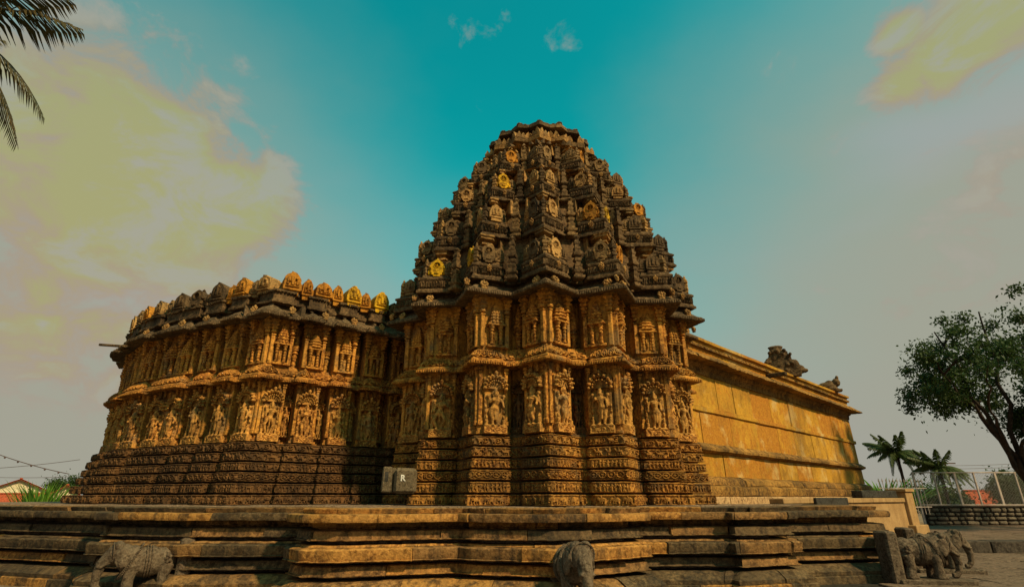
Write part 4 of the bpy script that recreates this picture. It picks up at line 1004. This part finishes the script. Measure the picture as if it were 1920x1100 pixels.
for i,x in enumerate((0,.96,1.95,2.85,3.85,4.8,5.8,6.8)):
    mb=MB(); r_=.05 if i%2==0 else .032; mb.box(x-r_,x+r_,-.03,.03,TZ-.05 if i==0 else 1.15,FT,.006); obj('post',mb.mesh('post',M['metal'],30),t)
for z_ in(1.19,FT-.02):
    mb=MB(); mb.box(0,6.9,-.035,.035,z_-.025,z_+.025,.005); obj('rail',mb.mesh('rail',M['metal'],30),t)
mb=MB(); step=.13; hgt=FT-1.2
n=int((6.9+hgt)/step)
for i in range(n):
    for sg in(1,-1):
        x0=i*step-hgt; za,zb=1.2,FT-.03
        xa,xb=(x0,x0+hgt) if sg>0 else (x0+hgt,x0)
        # clip to the fence
        pa,pb=Vector((xa,.0,za)),Vector((xb,.0,zb)); ts=[0,1]
        dx=xb-xa; t0=(0-xa)/dx; t1=(6.85-xa)/dx; lo,hi=max(0,min(t0,t1)),min(1,max(t0,t1))
        if hi-lo>.02: mb.tube([tuple(pa+(pb-pa)*lo),tuple(pa+(pb-pa)*hi)],.006,3,False)
m_=obj('wire_mesh',mb.mesh('wire_mesh',M['wire'],0),t); m_['kind']='stuff'

# ------------------------------------------------------------------ vegetation
def leafquads(C,Dr,Ln,Wd,rs):
    """bent diamond leaves: centres, directions, lengths, widths"""
    n=len(C); Dr=Dr/np.linalg.norm(Dr,axis=1,keepdims=True); up=rs.normal(size=(n,3)); sd=np.cross(Dr,up); sd/=np.linalg.norm(sd,axis=1,keepdims=True)+1e-9
    a=C; b=C+Dr*(Ln*.5)[:,None]+sd*(Wd*.5)[:,None]; c=C+Dr*Ln[:,None]+np.array((0,0,-.12))*Ln[:,None]; d=C+Dr*(Ln*.5)[:,None]-sd*(Wd*.5)[:,None]
    V=np.stack([a,b,c,d],1).reshape(-1,3); F=np.arange(4*n).reshape(-1,4); return V,F
def tree(name,label,loc,H,spread,seed,leafn,leafs,mat,lean=(0,0),levels=4,rad=.28,group=None,bark=None,first=.3):
    r=random.Random(seed); rs=np.random.default_rng(seed); t=thing(name,label,'tree',loc,0,group); mb=MB(); tips=[]
    def grow(p,d,l,rd,lv):
        n=4; pts=[p]; rads=[rd]; q=p
        for i in range(n):
            d=(d+Vector((r.uniform(-.2,.2),r.uniform(-.2,.2),r.uniform(-.08,.14)))).normalized(); q=q+d*l/n; pts.append(q); rads.append(rd*(1-.45*(i+1)/n))
            if lv<=1: tips.append((q.copy(),lv))
        mb.tube([tuple(x) for x in pts],rads,6 if lv>1 else 4)
        if lv==0: return
        k_=r.randint(3,4) if lv>1 else 4
        for i in range(k_):
            a=r.uniform(0,6.28); s=r.uniform(.45,.95); dd=(d*(1-.35*s)+Vector((math.cos(a),math.sin(a),r.uniform(-.25,.55)))*s*spread).normalized()
            j=r.randint(2,n) ; grow(pts[j],dd,l*r.uniform(.58,.8),rads[j]*.62,lv-1)
    grow(Vector((0,0,0)),Vector((lean[0],lean[1],1)).normalized(),H*first,rad,levels)
    obj('trunk',mb.mesh('trunk',bark or M['bark'],50),t)
    T=np.array([tuple(q) for q,_ in tips]); idx=rs.integers(0,len(T),leafn); C=T[idx]+rs.normal(size=(leafn,3))*leafs*1.5
    Dr=rs.normal(size=(leafn,3))+np.array((0,0,-.25)); V,F=leafquads(C,Dr,leafs*rs.uniform(.6,1.3,leafn),leafs*rs.uniform(.35,.6,leafn),rs)
    obj('crown',mk('crown',V,F,mat,0),t); return t
def spreading_tree(label,base,center,rad,fork,mains,ntw,nleaf,ls,seed):
    r=random.Random(seed); rs=np.random.default_rng(seed); t=thing('leafy_tree',label,'tree',base); B=Vector(base); mb=MB(); limb=[]
    def curve(p,q,n,wob,sag):
        o=[]
        for i in range(n+1):
            u=i/n; c=p.lerp(q,u); k=math.sin(math.pi*u); o.append(c+Vector((r.uniform(-1,1)*wob*k,r.uniform(-1,1)*wob*k,sag*k+r.uniform(-1,1)*wob*.5*k)))
        return o
    F=Vector(fork)
    tr=curve(B,F,5,.05,0); mb.tube([tuple(p-B) for p in tr],[.26,.22,.20,.18,.17,.16],9)
    for m in mains:
        c=curve(F,Vector(m),8,.16,.35); mb.tube([tuple(p-B) for p in c],[.10*(1-.85*i/8)+.012 for i in range(9)],7); limb+=c[2:]
    cl=[]
    C0=np.array(center); RR=np.array(rad)
    while len(cl)<ntw:
        d=rs.normal(size=3); d/=np.linalg.norm(d); q=rs.uniform(.35,1.0)**.6*(.78+.25*math.sin(d[0]*5+seed)+.15*math.sin(d[2]*7+d[1]*4)); p=C0+d*RR*q
        P=Vector(p); n=min(limb,key=lambda l:(l-P).length+(.6 if l.z>P.z else 0))
        if (n-P).length<.35: continue
        c=curve(n,P,6,.12,.18); mb.tube([tuple(x-B) for x in c],[.045*(1-.85*i/6)+.006 for i in range(7)],4,False)
        cl+= [(x,.20+.10*i) for i,x in enumerate(c[3:])][-1:]+[(c[4],.22)] if r.random()<.7 else [(c[6],.3)]
        for q_ in range(2):
            e=c[5]+Vector(rs.normal(size=3)*.55); mb.tube([tuple(c[4]-B),tuple(e-B)],[.012,.005],3,False); cl.append((e,.2))
    obj('trunk',mb.mesh('trunk',M['bark'],50),t)
    P=np.array([tuple(c-B) for c,_ in cl]); S=np.array([q for _,q in cl]); ix=rs.integers(0,len(P),nleaf)
    C=P[ix]+rs.normal(size=(nleaf,3))*S[ix][:,None]*np.array((.85,.85,.65)); V,Fc=leafquads(C,rs.normal(size=(nleaf,3))+np.array((0,0,-.3)),ls*rs.uniform(.6,1.3,nleaf),ls*rs.uniform(.4,.65,nleaf),rs)
    obj('crown',mk('crown',V,Fc,M['leaf'],0),t)
spreading_tree('large dark leafy tree at the right edge, above the mesh fence',(20.5,21.6,.3),(21.0,21.5,6.2),(5.2,3.8,4.0),(20.0,21.6,2.0),[(17.7,21.3,6.2),(18.6,22.2,8.3),(20.2,21.5,9.0),(21.8,21,7.8),(23.2,22,6.4),(20.2,19.9,6.4),(19.2,23,6.6),(22.3,20.8,5.0),(18.7,20.8,4.9),(19.8,20.6,4.0),(21.6,20.6,3.8)],240,36000,.15,5)
def frond_mesh(L,nl,droop,seed,mat,wl=.05,rise=.35):
    r=random.Random(seed); V=[];F=[]; pts=[]
    for i in range(13):
        u=i/12; pts.append(Vector((L*(u-.12*u*u),L*.05*math.sin(u*2+seed),L*(rise*u-droop*u*u))))
    mb=MB(); mb.tube([tuple(p) for p in pts],[.045*L/4*(1-.85*i/12)+.004 for i in range(13)],5)
    for i in range(nl):
        u=.10+.9*i/(nl-1); k_=min(11,int(u*12)); f=u*12-k_; p=pts[k_].lerp(pts[k_+1],f); tn=(pts[k_+1]-pts[k_]).normalized()
        side=tn.cross(Vector((0,0,1))).normalized(); ll=L*.27*(math.sin(math.pi*(.18+.74*u))**.8)*r.uniform(.85,1.1)
        for s in(-1,1):
            d=(side*s*.72+tn*(.45+.5*u)+Vector((0,0,-.30-.35*r.random()))).normalized(); w=tn*(wl*.5)
            m1=p+d*ll*.5; e=p+(d+Vector((0,0,-.35))).normalized()*ll
            mb.add([tuple(p-w*.5),tuple(p+w*.5),tuple(m1+w),tuple(m1-w),tuple(e)],[(0,1,2,3),(3,2,4)])
    return mb.mesh('frond',mat,0)
def palm(label,loc,H,L,n,nl,mat,seed,group,wl=.06,angles=None,lean=(0,0),rt=.16):
    r=random.Random(seed); t=thing('palm_tree',label,'palm tree',loc,0,group); mb=MB(); pts=[];rads=[]
    for i in range(15):
        u=i/14; pts.append((lean[0]*u*u,lean[1]*u*u,H*u)); rads.append(rt*(1.15-.45*u)+(.012 if i%2 else 0))
    mb.tube(pts,rads,9); obj('trunk',mb.mesh('trunk',M['bark'],40),t); top=pts[-1]
    ms=[frond_mesh(L*q,nl,dr,seed+i,mat,wl,ri) for i,(q,dr,ri) in enumerate(((1,.55,.45),(.95,.8,.35),(1.05,.35,.62),(.85,1.0,.2),(.75,.15,.95)))]
    for i in range(n):
        m=ms[i%5]; a=angles[i] if angles else 2*math.pi*i*.618+r.uniform(-.2,.2)
        obj('frond',m,t,top,0,(0,r.uniform(-.1,.15),a))
    mb=MB()
    for i in range(9): a=i*.7; mb.ball((top[0]+.28*math.cos(a),top[1]+.28*math.sin(a),top[2]-.25-.08*(i%3)),(.12,.12,.15),1)
    obj('coconut_cluster',mb.mesh('coconut_cluster',M['fresh'],60),t); return t
GP='coconut palms behind the fence'
palm('coconut palm with long side frond, left of the two behind the fence',(29.5,42,-1.2),5.9,2.2,24,32,M['leaf2'],3,GP,.10,rt=.12)
palm('coconut palm seen through the fence mesh, right of the two',(30.9,40,-1.2),4.7,2.1,24,32,M['leaf2'],8,GP,.10,rt=.12)
# near coconut palm whose fronds hang into the upper left corner
palm('dark coconut palm with fronds hanging into the upper left corner',(-19.2,12.3,0),15.7,4.6,24,46,M['frond'],21,None,.085,[R_(a) for a in(-10,-35,20,-60,5,-22,70,130,175,-90,-130,40,-48,-3,100,-15,-28,12,-6,-40,-18,2,-52,28)],rt=.2)
def bush(name,label,cat,loc,n,h,sp,mat,seed,wd=.05,arch=.5,parts='blades'):
    rs=np.random.default_rng(seed); mb=MB()
    for i in range(n):
        a=rs.uniform(0,6.28); r0=rs.uniform(0,sp*.35); p=np.array((r0*math.cos(a),r0*math.sin(a),0)); hh=h*rs.uniform(.5,1.05); o=rs.uniform(.1,arch)*hh
        dr=np.array((math.cos(a),math.sin(a),0)); sd=np.array((-dr[1],dr[0],0))*wd*.5; vs_=[]
        for k_ in range(5):
            u=k_/4; q=p+dr*o*u*u*1.4+np.array((0,0,hh*(u-.25*u*u*arch))); w=(1-u)**.6*(.6+.8*u); vs_+= [q-sd*w,q+sd*w]
        mb.add(vs_,[(2*k_,2*k_+1,2*k_+3,2*k_+2) for k_ in range(4)])
    return tag(obj(name,mb.mesh(parts,mat,0),None,loc),label,cat)
bush('tall_grass_bush','bright green long-bladed bush in front of the houses at far left','bush',(-21.4,25.8,0),260,2.5,2.4,M['fresh'],5,.10,.45)
bush('banana_bush','fresh green broad-leaved bush beside the far corner of the plain hall','bush',(19.9,30.2,0),150,3.4,3.0,M['fresh'],6,.22,1.0)
tree('small_tree','dark green tree top behind the red roofs at far left',(-53.5,66,-.5),4.4,.9,5,4200,.26,M['leaf'],(0,0),3,.25,first=.45)
tree('roadside_tree','bushy green tree low behind the palms and the fence',(33.5,45,-1),4.6,1.2,9,6000,.30,M['leaf2'],(0,0),3,.2,first=.4)
tree('shrubby_tree','dark shrubby tree between the red roofs behind the fence',(37.0,42,-.6),4.4,1.1,15,5000,.26,M['leaf'],(0,0),3,.2,first=.4)

# ------------------------------------------------------------------ village houses and cables
def house(name,label,loc,rz,w,d,hw,hr,wall,roof,over=.35,chim=False):
    """gable house: gable ends on +-x axis side; ridge along local y"""
    t=thing(name,label,'house',loc,rz); mb=MB()
    v=[(-w/2,-d/2,-1.5),(w/2,-d/2,-1.5),(w/2,d/2,-1.5),(-w/2,d/2,-1.5),(-w/2,-d/2,hw),(w/2,-d/2,hw),(w/2,d/2,hw),(-w/2,d/2,hw),(0,-d/2,hw+hr),(0,d/2,hw+hr)]
    mb.add(v,[(0,1,5,8,4),(1,2,6,5),(2,3,7,9,6),(3,0,4,7)]); obj('wall',mb.mesh('wall',wall,0),t)
    for s in(-1,1):
        mb=MB(); nx=int((d+2*over)/.11); ny=8; V=[];F=[]
        for i in range(nx+1):
            yy=-d/2-over+(d+2*over)*i/nx
            for j in range(ny+1):
                u=j/ny; xx=s*(w/2+over)*u; zz=hw+hr+.06-(hr/(w/2))*(w/2+over)*u+.035*(i%2)+.02*(j%2); V.append((xx,yy,zz))
        for i in range(nx):
            for j in range(ny): q=i*(ny+1)+j; F.append((q,q+1,q+ny+2,q+ny+1))
        o=len(V); V+= [(x_,y_,z_-.1) for x_,y_,z_ in V]; F+=[tuple(o+q for q in f)[::-1] for f in F]
        mb.add(V,F); obj('roof_slope',mb.mesh('roof_slope',roof,20),t)
    mb=MB(); mb.box(-.12,.12,-d/2-over,d/2+over,hw+hr+.03,hw+hr+.16,.03); obj('ridge',mb.mesh('ridge',roof,30),t)
    mb=MB(); mb.box(-.5,.5,-d/2-.03,-d/2+.05,.4,1.4,.01); obj('window',mb.mesh('window',M['black'],30),t)
    return t
house('cream_house','cream gable-walled house with a red tiled roof at the far left edge',(-54.6,62,0),R_(41),7.5,9,1.45,1.75,M['limewash'],M['rooftile'])
house('white_house','small pale house with a red roof just left of the carved wing',(-44.6,56,0),R_(40),4,5,1.0,1.5,M['limewash'],M['rooftile'])
house('tiled_house','low house with a bright red tiled roof slope behind the grass bush',(-37.2,42,-1.3),R_(78),5,5,1.75,1.2,M['limewash'],M['rooftile'])
house('red_roof_house','small house with a plain red tiled roof behind the fence',(42.3,50,-1),R_(78),4.4,3.0,1.2,1.75,M['limewash'],M['rooftile'])
house('brown_roof_house','barn-like house with a sloping brown roof behind the fence at right',(41.0,41,-1),R_(14),9,6,1.0,2.7,M['limewash'],M['thatch'])
t=thing('utility_pole','thin pole with a cross arm above the red roof behind the fence','pole',(39.3,50,0))
mb=MB(); mb.tube([(0,0,0),(0,0,4.9)],.06,6); obj('pole',mb.mesh('pole',M['cable']),t); mb=MB(); mb.box(-.9,.9,-.05,.05,4.3,4.4); obj('cross_arm',mb.mesh('cross_arm',M['cable']),t)
def cable(label,a,b,sag,r,beads=0,name='overhead_cable',group='overhead cables'):
    mb=MB(); a=Vector(a);b=Vector(b); pts=[a.lerp(b,i/20)+Vector((0,0,-sag*4*(i/20)*(1-i/20))) for i in range(21)]
    mb.tube([tuple(p-a) for p in pts],r,5); m_=obj(name,mb.mesh('cable',M['cable'],60),None,tuple(a)); tag(m_,label,'cable',group)
    return m_
def at(x,y,Y):
    v=px_dir(x,y); k_=Y/v.y; return (v.x*k_,Y,CZ+v.z*k_)
m_=cable('string of little lamps sloping down across the left sky',at(-60,828,30),at(130,888,30),.15,.02,0,'lamp_string')
A=Vector(at(-60,828,30)); B=Vector(at(130,888,30)); mb=MB(); mb.ball((0,0,0),.055,1); mb.tube([(0,0,0),(0,0,.06)],.02,5); bu=mb.mesh('bulb',M['cable'],60)
for i in range(7):
    u=.12+i*.13; p=A.lerp(B,u)+Vector((0,0,-.15*4*u*(1-u))); obj('bulb',bu,m_,tuple(p-A-Vector((0,0,.05))))
cable('upper thin cable rising to the right at far left',at(-60,880,40),at(150,861,40),.1,.018)
cable('lowest thin level cable at far left above the roofs',at(-60,892,45),at(130,893,45),.1,.016)
for i,y in enumerate((868,874,881)):
    cable(('highest','middle','lowest')[i]+' of three thin cables beside the right palm',at(1735,y+4,60),at(1990,y-6,60),.2,.02,0,'overhead_cable','cables behind the fence')
